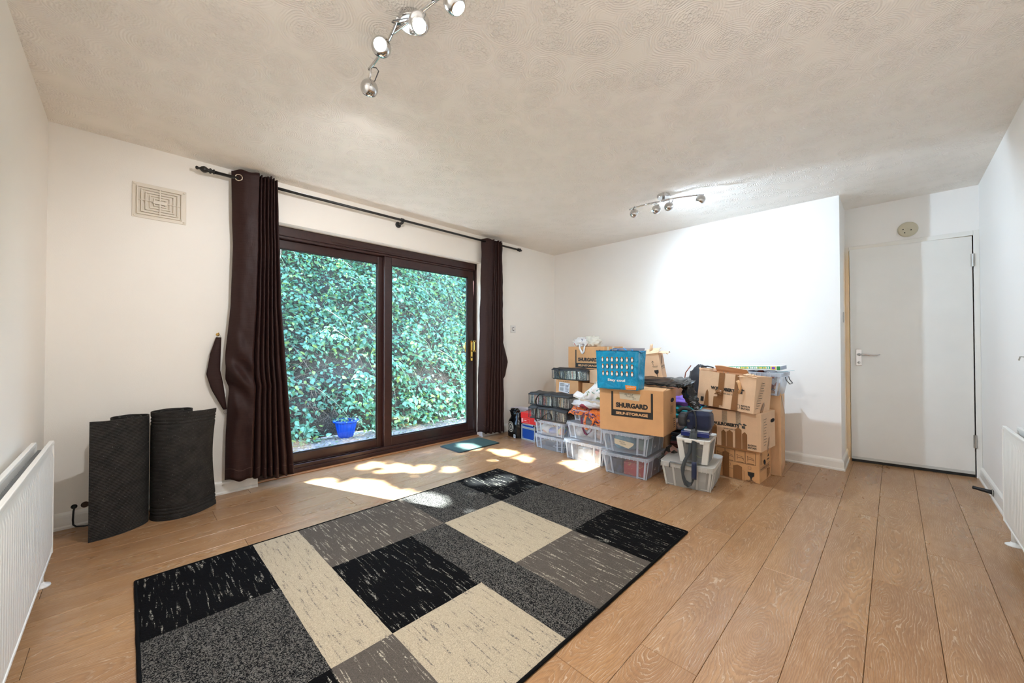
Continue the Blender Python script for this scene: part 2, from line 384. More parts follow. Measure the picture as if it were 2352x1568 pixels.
class Decal:
    def __init__(s, mp): s.mb = MB(); s.mp = mp
    def poly(s, pts, m=0): s.mb.add([s.mp(*p) for p in pts], [tuple(range(len(pts)))], m); return s
    def rect(s, u0, v0, u1, v1, m=0): return s.poly([(u0, v0), (u1, v0), (u1, v1), (u0, v1)], m)
    def frame(s, u0, v0, u1, v1, t=.002, m=0):
        s.rect(u0, v0, u1, v0+t, m); s.rect(u0, v1-t, u1, v1, m); s.rect(u0, v0+t, u0+t, v1-t, m); return s.rect(u1-t, v0+t, u1, v1-t, m)
    def line(s, a, b, t=.002, m=0):
        d = Vector((b[0]-a[0], b[1]-a[1])).normalized(); n = Vector((-d.y, d.x))*t/2
        return s.poly([(a[0]-n.x, a[1]-n.y), (b[0]-n.x, b[1]-n.y), (b[0]+n.x, b[1]+n.y), (a[0]+n.x, a[1]+n.y)], m)
    def ell(s, u, v, a, b, m=0, n=16, rot=0): return s.poly([(u+a*cos(2*pi*k/n)*cos(rot)-b*sin(2*pi*k/n)*sin(rot), v+a*cos(2*pi*k/n)*sin(rot)+b*sin(2*pi*k/n)*cos(rot)) for k in range(n)], m)
    def ring(s, u, v, r0, r1, m=0, n=24, a0=0, a1=2*pi):
        for k in range(n):
            p, q = a0+(a1-a0)*k/n, a0+(a1-a0)*(k+1)/n
            s.poly([(u+r0*cos(p), v+r0*sin(p)), (u+r1*cos(p), v+r1*sin(p)), (u+r1*cos(q), v+r1*sin(q)), (u+r0*cos(q), v+r0*sin(q))], m)
        return s
    def text(s, t, u0, v0, u1, v1, m=0, bold=.02, shear=0., rot=0):
        vs, fs = text_mesh(t, bold, shear); cu, cv = (u0+u1)/2, (v0+v1)/2; out = []
        for a, b in vs:
            x, y = u0+a*(u1-u0)-cu, v0+b*(v1-v0)-cv
            out.append(s.mp(cu+x*cos(rot)-y*sin(rot), cv+x*sin(rot)+y*cos(rot)))
        s.mb.add(out, fs, m); return s
    def build(s, name, mats, parent): return s.mb.build(name, mats, parent)

# ------------------------------------------------------------------ the room
XL, YW, XF, Y1, XD, YR, H = -.3353, 3.498, 4.389, .3276, 4.915, -.504, 2.4
def struct(name, mb, mt, **k): return tag(mb.build(name, mt, **k), kind='structure')
OX0, OX1, OZ = .72, 3.005, 2.08          # patio door opening
wt = .24
struct('wall_left', MB().box(XL-.1, XL, YR-.1, YW+wt, 0, H), WALL)
b = MB(); b.box(XL, OX0, YW, YW+wt, 0, H); b.box(OX1, XD+.1, YW, YW+wt, 0, H); b.box(OX0, OX1, YW, YW+wt, OZ, H)
struct('wall_window', b, WALL)
struct('wall_far', MB().box(XF, XD+.1, Y1, YW, 0, H), WALLC)
DY0, DY1, DZ = -.472, .300, 1.99
b = MB(); b.box(XD, XD+.12, DY1, Y1, 0, H); b.box(XD, XD+.12, YR-.1, DY0, 0, H); b.box(XD, XD+.12, DY0, DY1, DZ+.005, H)
struct('wall_door', b, WALLC)
struct('wall_right', MB().box(XL-.1, XD+.12, YR-.1, YR, 0, H), WALLC)
struct('ceiling', MB().box(XL-.1, XD+.12, YR-.1, YW+wt, H, H+.1), CEIL)
# hall beyond the door (seen only as a warm strip through the gap)
b = MB(); b.box(XD+.12, 6.3, .9, 1.0, -.05, H); b.box(XD+.12, 6.3, -1.1, -1.0, -.05, H); b.box(6.2, 6.3, -1.0, .9, -.05, H); b.box(XD+.12, 6.3, -1.1, 1.0, H, H+.05); b.box(XD+.12, 6.3, -1.1, 1.0, -.05, 0)
struct('wall_hall', b, m_wall('hall_paint', (.80, .66, .45)))
hl = bpy.data.lights.new('hall_lamp', 'POINT'); hl.energy = 9; hl.color = (1, .80, .50); hl.shadow_soft_size = .06
ho = bpy.data.objects.new('hall_lamp', hl); ho.location = (5.10, .70, 1.6); C.objects.link(ho)

# floor: screed + planks
fl = tag(empty('floor', (2.3, 1.5, 0)), kind='structure')
MB().box(XL-.1-2.3, XD+.12-2.3, YR-.1-1.5, YW+.1-1.5, -.06, -.008).build('underlay', simple('underlay_dark', (.09, .05, .025), .9), fl)
PW, PL, Y0 = .1935, 1.37, .08
JX = {-3: 3.587, -2: 2.953, -1: 2.456, 0: 1.97, 1: 2.2065, 2: 1.325, 3: 2.437, 7: 2.624, 8: 2.37, 12: .475, 13: 1.114, 14: .7185, 15: .4035, 16: 1.25, 17: 2.023, 5: 1.06, 4: 3.1, 6: .35, 9: 1.7}
pmesh = {}
for n in range(-4, 19):
    y0 = max(Y0+n*PW, YR); y1 = min(Y0+(n+1)*PW, YW+.1)
    if y1-y0 < .01: continue
    j = JX.get(n, R.uniform(0, PL)); x = j-ceil((j-XL)/PL)*PL
    while x < XD+.1:
        xa, xb = max(x, XL), min(x+PL, XD+.1)
        if xb-xa > .02:
            L_, W_ = round((xb-xa)/2-.0006, 4), round((y1-y0)/2-.0006, 4)
            if (L_, W_) not in pmesh:
                mb = MB(); e_ = .0012
                mb.loft([[(-L_, -W_, -.008), (L_, -W_, -.008), (L_, W_, -.008), (-L_, W_, -.008)], [(-L_, -W_, -e_), (L_, -W_, -e_), (L_, W_, -e_), (-L_, W_, -e_)], [(-L_+e_, -W_+e_, 0), (L_-e_, -W_+e_, 0), (L_-e_, W_-e_, 0), (-L_+e_, W_-e_, 0)]])
                o = mb.build('plank', OAK, fl); pmesh[(L_, W_)] = o.data
            else:
                o = bpy.data.objects.new('plank', pmesh[(L_, W_)]); C.objects.link(o); o.parent = fl
            o.location = ((xa+xb)/2-2.3, (y0+y1)/2-1.5, 0)
        x += PL

# skirting boards with an ogee top
def skirt(name, a, b_, nrm, mt=GLOSSW, hgt=.095, m0=0, m1=0):
    prof = [(0, 0), (.024, 0), (.024, .012), (.017, .02), (.015, .07), (.012, .082), (.006, .09), (0, hgt)]
    a = Vector(a); b_ = Vector(b_); d = (b_-a).normalized(); n = Vector(nrm)
    mb = MB(); mb.loft([[tuple(a+n*p+Vector((0, 0, z))-d*p*m0) for p, z in prof], [tuple(b_+n*p+Vector((0, 0, z))+d*p*m1) for p, z in prof]])
    return struct(name, mb, mt)
skirt('baseboard_window', (XL, YW, 0), (OX0, YW, 0), (0, -1, 0))
skirt('baseboard_corner', (OX1-.01, YW, 0), (XF, YW, 0), (0, -1, 0))
skirt('baseboard_far', (XF, YW, 0), (XF, Y1, 0), (-1, 0, 0), m1=1)
skirt('baseboard_alcove', (XF, Y1, 0), (XD, Y1, 0), (0, -1, 0), m0=1)
skirt('baseboard_right', (XD, YR, 0), (XL, YR, 0), (0, 1, 0))
skirt('baseboard_left', (XL, YR, 0), (XL, YW, 0), (1, 0, 0))
struct('trim_1', MB().box(OX0-.0, OX1, 3.555, 3.60, 0, .010), simple('oak_threshold', (.42, .19, .07), .4), bevel=.003)

# ------------------------------------------------------------------ door to the hall
dr = tag(empty('door_1', (4.905, -.468, 0)), kind='structure')
b = MB(); xs0 = XD-.014-4.905; yo = .468
b.box(xs0, xs0+.14, YR+yo, DY0+yo, 0, 2.03); b.box(xs0, xs0+.14, DY1+yo, Y1+yo, 0, 2.03); b.box(xs0, xs0+.14, DY0+yo, DY1+yo, DZ, 2.03)
b.box(xs0+.045, xs0+.10, DY0+yo, DY0+yo+.012, 0, DZ); b.box(xs0+.06, xs0+.10, DY1+yo-.012, DY1+yo, 0, DZ)
b.build('door_frame', GLOSSW, dr, bevel=.003)
DA = radians(7.5); dp = empty('door_leaf_pivot', (0, 0, 0)); bpy.data.objects.remove(dp)
def dxf(p): return (p[0]*cos(DA)-p[1]*sin(DA), p[0]*sin(DA)+p[1]*cos(DA), p[2])
def dobj(mb, name, mt, par, **k):
    mb.v = [dxf(p) for p in mb.v]; return mb.build(name, mt, par, **k)
leaf = dobj(MB().box(0, .040, .003, .762, .030, 1.985), 'door_leaf', DOORW, dr, bevel=.002)
dobj(MB().box(.002, .038, .004, .760, .004, .030), 'draught_excluder', BLACKR, leaf)
dobj(MB().box(-.003, .002, .006, .758, .028, .052), 'bottom_rail', simple('grey_rail', (.58, .58, .55), .4), leaf)
b = MB(); b.box(-.006, 0, .684, .726, .895, 1.05); dobj(b, 'handle_plate', CHROME, leaf, bevel=.003)
b = MB(); b.lathe([(.0, 0), (.013, 0), (.013, .03), (0, .03)], 16, ax=(-1, 0, 0)); b.v = [(p[0]-.006, p[1]+.705, p[2]+1.0) for p in b.v]
b.tube([(-.034, .705, 1.0), (-.042, .690, 1.0), (-.045, .65, 1.0), (-.045, .61, .993), (-.045, .585, .994), (-.047, .565, 1.004)], [.009, .009, .008, .007, .007, .004], 10)
b.lathe([(.0, 0), (.011, 0), (.011, .004), (0, .004)], 12, ax=(-1, 0, 0))
b.v[-48:] = [(p[0]-.006, p[1]+.705, p[2]+.925) for p in b.v[-48:]]
dobj(b, 'door_handle', CHROME, leaf, smooth=True)
b = MB(); b.box(-.004, .0, .705, .712, .915, .932); dobj(b, 'keyhole', DARKIN, leaf)
for z in (.245, 1.733):
    b = MB(); b.tube([(-.008, -.001, z), (-.008, -.001, z+.105)], .0075, 10)
    for k in range(1, 5): b.tube([(-.008, -.001, z+.021*k-.001), (-.008, -.001, z+.021*k+.001)], .0082, 10)
    b.box(-.003, 0, .0, .012, z, z+.105); b.box(-.004, 0, -.010, .0, z, z+.105); b.build('hinge', STEEL, dr)
o = MB().box(4.620, 4.720, Y1-.010, Y1, 1.292, 1.316, 0).build('wall_bracket', STEEL, bevel=.003)
o.data.transform(Matrix.Translation((0, 0, 0))); 
for v in o.data.vertices: v.co = ((4.665+(v.co.z-1.304)*1.2), v.co.y, 1.345+(v.co.x-4.67)*.95)
tag(o, 'narrow metal strike plate on the alcove wall beside the door', 'plate')
t = empty('smoke_alarm', (XD, -.099, 2.119), 0, 'round yellowed alarm disc on the wall above the door', 'alarm')
b = MB(); b.lathe([(0, 0), (.064, 0), (.066, .006), (.064, .018), (.056, .024), (.02, .026), (0, .026)], 36, ax=(-1, 0, 0)); b.build('cover', simple('aged_cream_plastic', (.56, .52, .39), .45), t, smooth=True)
for yy, zz in ((.02, -.03), (-.02, -.012), (.03, .0)): MB().box(-.0275, -.025, yy-.004, yy+.004, zz-.004, zz+.004).build('screw', DARKIN, t)
# door stop on the right skirting, nail on the right wall
t = empty('door_stop', (4.30, YR+.02, .05), 0, 'black rubber door stop screwed to the skirting by the door', 'door stop')
b = MB(); b.lathe([(0, 0), (.016, 0), (.014, .02), (.011, .085), (.012, .095), (0, .095)], 16, ax=(.5, 1, .05)); b.build('bumper', BLACKR, t, smooth=True)
b = MB(); b.lathe([(0, 0), (.024, 0), (.024, .004), (0, .004)], 16, ax=(0, 1, 0)); b.build('fixing_plate', STEEL, t)
b = MB(); b.tube([(3.46, YR, 1.02), (3.46, YR+.012, 1.02), (3.465, YR+.016, 1.0)], .0035, 8)
tag(b.build('wall_hook', STEEL), 'small metal hook in the wall above the radiator by the door', 'hook')

# ------------------------------------------------------------------ sliding patio door
wn = tag(empty('window_1', (OX0, 3.60, 0)), kind='structure')
def wb(*bs):
    mb = MB()
    for q in bs: mb.box(q[0]-OX0, q[1]-OX0, q[2]-3.60, q[3]-3.60, q[4], q[5])
    return mb
FX1 = OX1+.03
wb((OX0, OX0+.05, 3.60, 3.735, 0, OZ), (FX1-.055, FX1, 3.60, 3.735, 0, OZ), (OX0, FX1, 3.60, 3.735, 2.005, OZ), (OX0, FX1, 3.612, 3.735, 1.985, 2.005)).build('outer_frame', UPVC, wn, bevel=.004)
b = wb((OX0, FX1, 3.592, 3.735, 0, .045), (OX0, FX1, 3.60, 3.618, .045, .075), (OX0, FX1, 3.654, 3.668, .045, .075))
b.build('bottom_track', UPVC, wn, bevel=.003)
wb((OX0+.05, 1.83, 3.650, 3.652, .073, .0765)).build('track_rail', simple('aluminium_strip', (.75, .74, .72), .3, 1.), wn)
def sash(x0, x1, y, z0, z1, f, name):
    mb = wb((x0, x0+f[0], y, y+.045, z0, z1), (x1-f[1], x1, y, y+.045, z0, z1), (x0+f[0], x1-f[1], y, y+.045, z0, z0+f[2]), (x0+f[0], x1-f[1], y, y+.045, z1-f[3], z1))
    s_ = mb.build(name, UPVC, wn, bevel=.004)
    g0, g1, h0, h1 = x0+f[0], x1-f[1], z0+f[2], z1-f[3]
    wb((g0, g0+.010, y+.008, y+.018, h0, h1), (g1-.010, g1, y+.008, y+.018, h0, h1), (g0, g1, y+.008, y+.018, h0, h0+.010), (g0, g1, y+.008, y+.018, h1-.010, h1)).build('glazing_gasket', BLACKR, s_)
    wb((g0+.001, g1-.001, y+.020, y+.024, h0+.001, h1-.001)).build('glass_pane', GLASS, s_)
    return s_
sa = sash(OX0+.05, 1.845, 3.668, .046, 1.985, (.075, .072, .106, .072), 'fixed_sash')
sb = sash(1.823, 2.965, 3.619, .046, 1.985, (.075, .080, .114, .078), 'sliding_sash')
wb((1.30, 2.10, 3.594, 3.600, 2.022, 2.042)).build('trickle_vent', simple('dark_brown_vent', (.035, .014, .011), .35), wn, bevel=.002)
b = MB(); hx, hy = 2.935-OX0, 3.607-3.60
b.box(hx-.013, hx+.013, hy, hy+.008, .905, 1.145)
b.tube([(hx, hy, 1.135), (hx, hy-.045, 1.135), (hx, hy-.05, 1.125), (hx, hy-.05, 1.035), (hx, hy-.045, 1.022), (hx, hy, 1.022)], .0085, 10)
for zz in (1.137, 1.02): b.tube([(hx-.008, hy-.045, zz), (hx+.02, hy-.045, zz)], .010, 10)
b.lathe([(0, 0), (.008, 0), (.008, .004), (0, .004)], 10, ax=(0, -1, 0)); b.v[-40:] = [(p[0]+hx, p[1]+hy, p[2]+.96) for p in b.v[-40:]]
b.build('handle', BRASS, sb, smooth=False, bevel=.002)
b = MB(); b.box(hx-.006, hx+.006, hy-.0055, hy-.0035, .935, .955); b.build('keyhole', DARKIN, sb)
b = MB(); hy2 = 3.662-3.60
b.tube([(hx, hy2, 1.135), (hx, hy2+.05, 1.135), (hx-.01, hy2+.055, 1.12), (hx-.01, hy2+.055, 1.02), (hx, hy2+.05, 1.0), (hx, hy2, 1.0)], .008, 10); b.build('outside_handle', BRASS, sb, smooth=True)

# ------------------------------------------------------------------ fittings on the window wall
t = empty('air_vent', (.15, YW, 2.04), 0, 'cream plastic air vent with nested rectangular louvres on the wall', 'vent')
VP = simple('cream_vent_plastic', (.74, .68, .58), .45)
vw, vh = .135, .115
b = MB(); b.box(-vw, vw, -.006, 0, -vh, vh); b.build('back_plate', VP, t, bevel=.004)
for k, q in enumerate((1.0, .82, .64, .46, .28)):
    a_, c_ = (vw-.022)*q, (vh-.022)*q; tt = .007; b = MB()
    def lou(x0, x1, z0, z1): b.box(x0, x1, -.020+k*.0005, -.006, z0, z1)
    lou(-a_, a_, c_-tt, c_); lou(-a_, a_, -c_, -c_+tt); lou(-a_, -a_+tt, -c_+tt, c_-tt); lou(a_-tt, a_, -c_+tt, c_-tt)
    b.build('louvre', VP, t, bevel=.0015)
b = MB(); b.box(-.035, .035, -.022, -.006, -.011, .011); b.build('centre_plate', VP, t, bevel=.002)
b = MB(); b.box(-.003, .003, -.023, -.019, .011, vh-.03); b.box(-.003, .003, -.023, -.019, -vh+.03, -.011); b.box(-vw+.03, -.035, -.023, -.019, -.002, .002); b.box(.035, vw-.03, -.023, -.019, -.002, .002); b.build('cross_bar', VP, t)
for sx in (-1, 1):
    for sz in (-1, 1):
        b = MB(); b.lathe([(0, 0), (.007, 0), (.006, .003), (0, .004)], 12, ax=(0, -1, 0)); b.build('screw', VP, t, smooth=True, loc=(sx*(vw-.012), -.006, sz*(vh-.012)))
t = empty('light_switch', (3.53, YW, 1.302), 0, 'white fused spur switch with metal rim beside the curtain', 'switch')
b = MB(); b.box(-.046, .046, -.008, 0, -.046, .046); b.build('plate', simple('switch_plate', (.74, .73, .70), .35), t, bevel=.003)
b = MB(); b.box(-.013, .013, -.011, -.008, -.021, .021); b.build('rocker_surround', DARKIN, t)
b = MB(); b.box(-.009, .009, -.014, -.010, -.014, .014); b.build('rocker', WHITEP, t)
for q_ in (-.0335, .0335): MB().box(q_-.0025, q_+.0025, -.010, -.007, -.003, .003).build('screw', BRASS, t)

# curtain pole
RY, RZ = 3.41, 2.318
t = empty('curtain_pole', (1.93, RY, RZ), 0, 'black metal curtain pole with turned finials above the patio door', 'curtain pole')
def pl_(x): return x-1.93
b = MB(); b.tube([(pl_(.43), 0, -.002), (pl_(3.53), 0, 0)], .0115, 14); b.build('pole', BLACKM, t, smooth=True)
for x, sx in ((.43, -1), (3.53, 1)):
    prof = [(.0, 0), (.017, 0), (.019, .006), (.013, .012), (.013, .018), (.020, .025), (.020, .032), (.012, .038), (.013, .044), (.022, .058), (.024, .070), (.018, .086), (.009, .096), (.007, .102), (.012, .110), (.013, .117), (.008, .124), (0, .126)]
    sc = 1. if sx < 0 else .7
    b = MB(); b.lathe([(r_*.95, z*sc*.85) for r_, z in prof], 18, ax=(sx, 0, 0)); b.build('finial', BLACKM, t, smooth=True, loc=(pl_(x), 0, 0))
b = MB(); b.tube([(pl_(1.90), .088, -.028), (pl_(1.90), .0, -.028)], .012, 12); b.lathe([(0, 0), (.028, 0), (.030, .006), (.022, .014), (0, .014)], 20, ax=(0, -1, 0))
b.v[-100:] = [(p[0]+pl_(1.90), p[1]+.088, p[2]-.028) for p in b.v[-100:]]
b.tube([(pl_(1.90), -.005, -.028), (pl_(1.90), -.005, -.012)], .012, 10); b.tube([(pl_(1.885), 0, 0), (pl_(1.915), 0, 0)], .017, 14); b.build('bracket', BLACKM, t, smooth=True)
for q_ in (.70, 3.20): b = MB(); b.tube([(pl_(q_), .088, -.026), (pl_(q_), .0, -.026)], .01, 10); b.build('end_bracket', BLACKM, t)

def interp(tab, z):
    for (z0, a), (z1, c) in zip(tab, tab[1:]):
        if z0 >= z >= z1: q = (z0-z)/(z0-z1); return a+(c-a)*q
    return tab[-1][1] if z < tab[-1][0] else tab[0][1]
def curtain(label, Lt, Rt, ztop, zbot, flat, nf, seed, ringx, wr):
    x_mid = (interp(Lt, 1.2)+interp(Rt, 1.2))/2
    t = empty('curtain', (x_mid, RY, 0), 0, label, 'curtain', 'brown eyelet curtains at the patio door')
    NU, NV = 260, 90
    def fn(u, v):
        zt = ztop-.006*cos(2*pi*nf*u)
        zb = zbot(u); z = zt+(zb-zt)*v
        L_, R_ = interp(Lt, z), interp(Rt, z)
        op = v**.8
        ff = flat*(1-.40*op)
        if u < .24: s_ = u/.24*ff; ph = 0; k = 0
        else: q = (u-.24)/.76; s_ = ff+(1-ff)*q
        # folds
        if u < .24:
            q = u/.24; y = .030*(1-q)-.040*sin(q*pi*.5)-.02*sin(pi*q)*(1-op*.2)
            y += op*.012*sin(q*7+seed)
        else:
            q = (u-.24)/.76
            a = .036*(1+.35*sin(seed+q*9))*(1-.15*op)
            fr = nf-1.8*op*0
            wq = q+.03*op*sin(q*8+seed)
            y = -.004-a*cos(2*pi*fr*wq+.3*op*sin(5*q+seed+v*3))
            s_ += (1-ff)/nf*.16*sin(2*pi*fr*wq)*(1 if q < .96 else 0)
        x = L_+(R_-L_)*s_
        p = (x*1.0, z*.55, seed)
        y += .010*nz((x*2, z*1.3, 0), 3.2, seed)+.004*nz((x*5, z*3, 0), 5, seed)
        if wr and u < .45:
            d = exp(-((z-.86)/.20)**2)*exp(-((u-.10)/.16)**2); y += d*(.030*sin(26*(z+.9*u)-1.0)+.012*nz((u*6, z*10, 0), 1.3, 3.))
        y += .0
        return (x-x_mid, y, z)
    b = MB(); b.grid(fn, NU, NV); o = b.build('cloth', CURT, t, smooth=True, solid=.0016)
    hem = MB(); hem.grid(lambda u, v: (lambda p: (p[0], p[1]-.0016, p[2]))(fn(u, .965+.002*v)), NU, 1); hem.build('hem_stitch', simple('hem_thread_%d' % seed, (.07, .035, .03), .7), t, smooth=True)
    for rx in ringx:
        b = MB()
        b.tube([(.0225*cos(a), 0, .0225*sin(a)) for a in [2*pi*k/28 for k in range(29)]], .0042, 8)
        b.build('eyelet', simple('nickel_eyelet', (.72, .66, .56), .22, 1.), t, smooth=True, loc=(rx-x_mid, -.014, RZ), rot=(0, 0, radians(-28)))
    return t
Ltab = [(2.40, .531), (2.0, .538), (1.83, .545), (1.38, .535), (1.15, .515), (.97, .502), (.84, .510), (.78, .530), (.70, .522), (.44, .511), (.0, .505)]
Rtab = [(2.40, .823), (1.88, .838), (1.38, .855), (.96, .888), (.44, .925), (.20, .945), (.0, .952)]
curtain('brown satin eyelet curtain at the end of the patio door nearer the rolled mats', Ltab, Rtab, 2.375, lambda u: .112-.055*u+.010*sin(u*34), .55, 6.5, 3, [.570], True)
Lt2 = [(2.4, 2.945), (1.2, 2.920), (.3, 2.893), (0, 2.890)]; Rt2 = [(2.4, 3.238), (1.2, 3.262), (0, 3.285)]
curtain('brown satin eyelet curtain beside the light switch and the stacked boxes', Lt2, Rt2, 2.350, lambda u: .075-.05*u+.012*sin(u*30), .45, 5.5, 8, [3.012], False)

def tieback(label, pts_l, pts_r, yb, hook):
    t = empty('curtain_tieback', (hook[0], YW, hook[1]), 0, label, 'tieback', 'brown fabric tiebacks')
    zs = [hook[1]-.02-(hook[1]-.03-pts_l[-1][0])*k/22 for k in range(23)]
    def fn(u, v):
        i = v*22; z = zs[min(22, int(round(i)))]
        a, c = interp(pts_l, z), interp(pts_r, z)
        return (a+(c-a)*u-hook[0], yb-YW-.008*sin(pi*u)+.003*nz((u*3, z*6, 0), 2.), z-hook[1])
    b = MB(); b.grid(fn, 8, 22); b.build('fabric_band', CURT, t, smooth=True, solid=.006)
    b = MB()
    b.tube([(0, 0, 0), (0, -.02, 0), (.0, -.035, .012)], .004, 8); b.lathe([(0, 0), (.012, 0), (.010, .004), (0, .004)], 14, ax=(0, -1, 0)); b.build('hook', BRASS, t, smooth=True)
    for zc, xc in ((hook[1]-.012, hook[0]), (pts_l[-1][0]-.012, (pts_l[-1][1]+pts_r[-1][1])/2)):
        b = MB(); b.tube([(.011*cos(a), 0, .011*sin(a)) for a in [2*pi*k/16 for k in range(17)]], .0014, 6); b.build('ring', STEEL, t, smooth=True, loc=(xc-hook[0], yb-YW, zc-hook[1]))
tieback('brown satin curtain tieback hanging slack from its hook near the rolled mats', [(1.152, .456), (1.03, .421), (.88, .400), (.77, .430), (.61, .505)], [(1.152, .482), (.907, .478), (.81, .497), (.612, .519)], 3.465, (.468, 1.165))
tieback('brown satin curtain tieback bulging out behind the curtain by the light switch', [(1.17, 3.288), (.9, 3.28), (.67, 3.30)], [(1.17, 3.300), (1.05, 3.344), (.885, 3.398), (.712, 3.352), (.67, 3.318)], 3.460, (3.293, 1.185))

# ------------------------------------------------------------------ radiators
def radiator(label, origin, rz, length, fr_off, bk_off, wall_off, foot_x):
    # local: x along the radiator from its seen end, y away from wall
    t = empty('radiator', origin, rz, label, 'radiator')
    z0, z1 = .106, .630
    def panel(yf, name, ribs=True):
        mb = MB(); nfl = int(length/.0333)
        prof = []
        N = nfl*8
        def fn(u, v):
            x = u*length; ph = (x/.0333) % 1
            z = z0+(z1-z0)*v
            rise = 0
            if ribs:
                q = abs(ph-.5)*2; k = max(0, 1-(q/.90)**7)
                e = min(1, max(0, (z-z0-.018)/.02))*min(1, max(0, (z1-.040-z)/.02)); rise = .0042*k*e
            return (x, yf+rise-.0075, z)
        vv = [0, .02, .035, .055, .08, .5, .88, .905, .93, .97, 1]
        def fn2(u, v): return fn(u, vv[int(round(v*(len(vv)-1)))])
        mb.grid(fn2, N, len(vv)-1)
        o = mb.build(name, RADW, t, smooth=True)
        r = MB(); r.box(0, length, yf-.018, yf-.002, z1-.012, z1+.006); r.box(-.004, .004, yf-.018, yf-.001, z0, z1); r.box(0, length, yf-.018, yf-.004, z0-.004, z0+.008); r.box(0, length, yf-.019, yf-.013, z0, z1)
        r.build('rim', RADW, t, bevel=.004)
        return o
    panel(fr_off, 'front_panel'); panel(bk_off, 'back_panel', False)
    fin = MB(); n = int(length/.022); ym, yM = bk_off+.001, fr_off-.019
    for k in range(n): fin.box(.01+k*.022, .0115+k*.022, ym, yM, z0+.03, z1-.03)
    f = fin.build('convector_fins', simple('fin_grey', (.30, .31, .31), .6), t); f['kind'] = 'stuff'
    for fx in foot_x:
        b = MB(); b.tube([(fx, (fr_off+bk_off)/2-.004, 0), (fx, (fr_off+bk_off)/2-.004, z0+.03)], .011, 12)
        b.build('pipe', RADW, t, smooth=True)
        b = MB(); b.lathe([(0, 0), (.034, 0), (.032, .006), (.016, .014), (.012, .02), (0, .02)], 20); b.build('pipe_collar', WHITEP, t, smooth=True, loc=(fx, (fr_off+bk_off)/2-.004, 0))
    return t
# left wall: local x runs back along -y, local y = +x
radiator('white double-panel radiator on the wall near the rolled mats', (XL, 2.82, 0), -90, 1.6, .098, .046, 0, (.095, 1.5))
radiator('white double-panel radiator on the wall beyond the open floor, near the door', (3.45, YR, 0), 180, 1.5, .081, .030, 0, (.06, 1.4))
for o in bpy.data.objects:
    if o.name.startswith('radiator') and abs(o.location.y-YR) < 1e-3:
        o.scale = (1, -1, 1)

# ------------------------------------------------------------------ ceiling lights
def sphere_shell(mb, r, open_a, seg=28, rings=16):
    # opening towards +z, from pole angle open_a to pi
    prof = [(r*sin(a), r*cos(a)) for a in [open_a+(pi-open_a)*k/rings for k in range(rings+1)]]
    prof[-1] = (.0005, -r)
    inner = [(q*.93, z*.93) for q, z in prof][::-1]
    loops = [[(q*cos(2*pi*k/seg), q*sin(2*pi*k/seg), z) for k in range(seg)] for q, z in (prof[::-1][:]+[(prof[0][0]*.93, prof[0][1])]+inner[::-1][0:])]
    return mb.loft(loops, 0, True, True)
def lamp_head(t, base, ball, aim, energy, spot=150, blend=.35, col=(1, 1, 1)):
    aim = Vector(aim).normalized(); ball = Vector(ball); base = Vector(base)
    b = MB(); sphere_shell(b, .038, radians(42)); q = Vector((0, 0, 1)).rotation_difference(aim)
    b.v = [tuple(q @ Vector(p)) for p in b.v]
    hd = b.build('lamp_head', CHROME, t, smooth=True, loc=tuple(ball))
    b = MB(); b.lathe([(0, .014), (.017, .016), (.023, .021), (.0235, .0245), (0, .0275)], 24); b.v = [tuple(q @ Vector(p)) for p in b.v]
    b.build('bulb', BULB, hd, smooth=True)
    top = -aim*.036 if abs(aim.z) > .8 else (Vector((0, 0, 1))*.9-aim*.45).normalized()*.037
    d = base-ball
    b = MB(); b.tube([top, top*.3+d*.7, d], .0045, 8); b.build('stem', CHROME, hd, smooth=True)
    sd = Vector((aim.y, -aim.x, 0)).normalized() if abs(aim.z) < .99 else Vector((1, 0, 0))
    b = MB(); b.tube([d, d+sd*.022+Vector((0, 0, .004)), d*.75+sd*.034+top*.4, top*.95+sd*.022, top*.9+sd*.006], .0024, 8); b.build('cable', simple('clear_grey_flex', (.10, .10, .10), .3), hd, smooth=True)
    L = bpy.data.lights.new('spot', 'SPOT'); L.energy = energy; L.spot_size = radians(spot); L.spot_blend = blend; L.color = col; L.shadow_soft_size = .022
    lo = bpy.data.objects.new('lamp_light', L); C.objects.link(lo); lo.parent = t
    lo.location = ball+aim*.036; lo.rotation_euler = aim.to_track_quat('-Z', 'Y').to_euler()
BULB = m_emit('lit_bulb', (.95, .97, 1.), 60.)
def fixture(label, mount, arcs, heads, col, blend=.35):
    t = empty('ceiling_light', mount, 0, label, 'ceiling light')
    mv = Vector(mount)
    b = MB(); b.lathe([(0, 0), (.052, 0), (.055, -.004), (.055, -.026), (.050, -.030), (0, -.030)][::-1], 32); b.build('ceiling_plate', CHROME, t, smooth=False, bevel=.0015)
    for a in arcs:
        pts = [Vector(p)-mv for p in a]
        sm = []
        for k in range(17):
            u = k/16; sm.append(pts[0]*(1-u)**2+pts[1]*2*u*(1-u)+pts[2]*u*u)
        b = MB(); b.tube(sm, .0065, 10); b.build('bar', CHROME, t, smooth=True)
    b = MB(); b.tube([Vector((0, 0, -.03)), Vector((0, 0, -.06))], .012, 12); b.build('centre_boss', CHROME, t, smooth=True)
    for base, ball, aim, e, sp in heads: lamp_head(t, Vector(base)-mv, Vector(ball)-mv, aim, e, sp, blend, col)
    return t
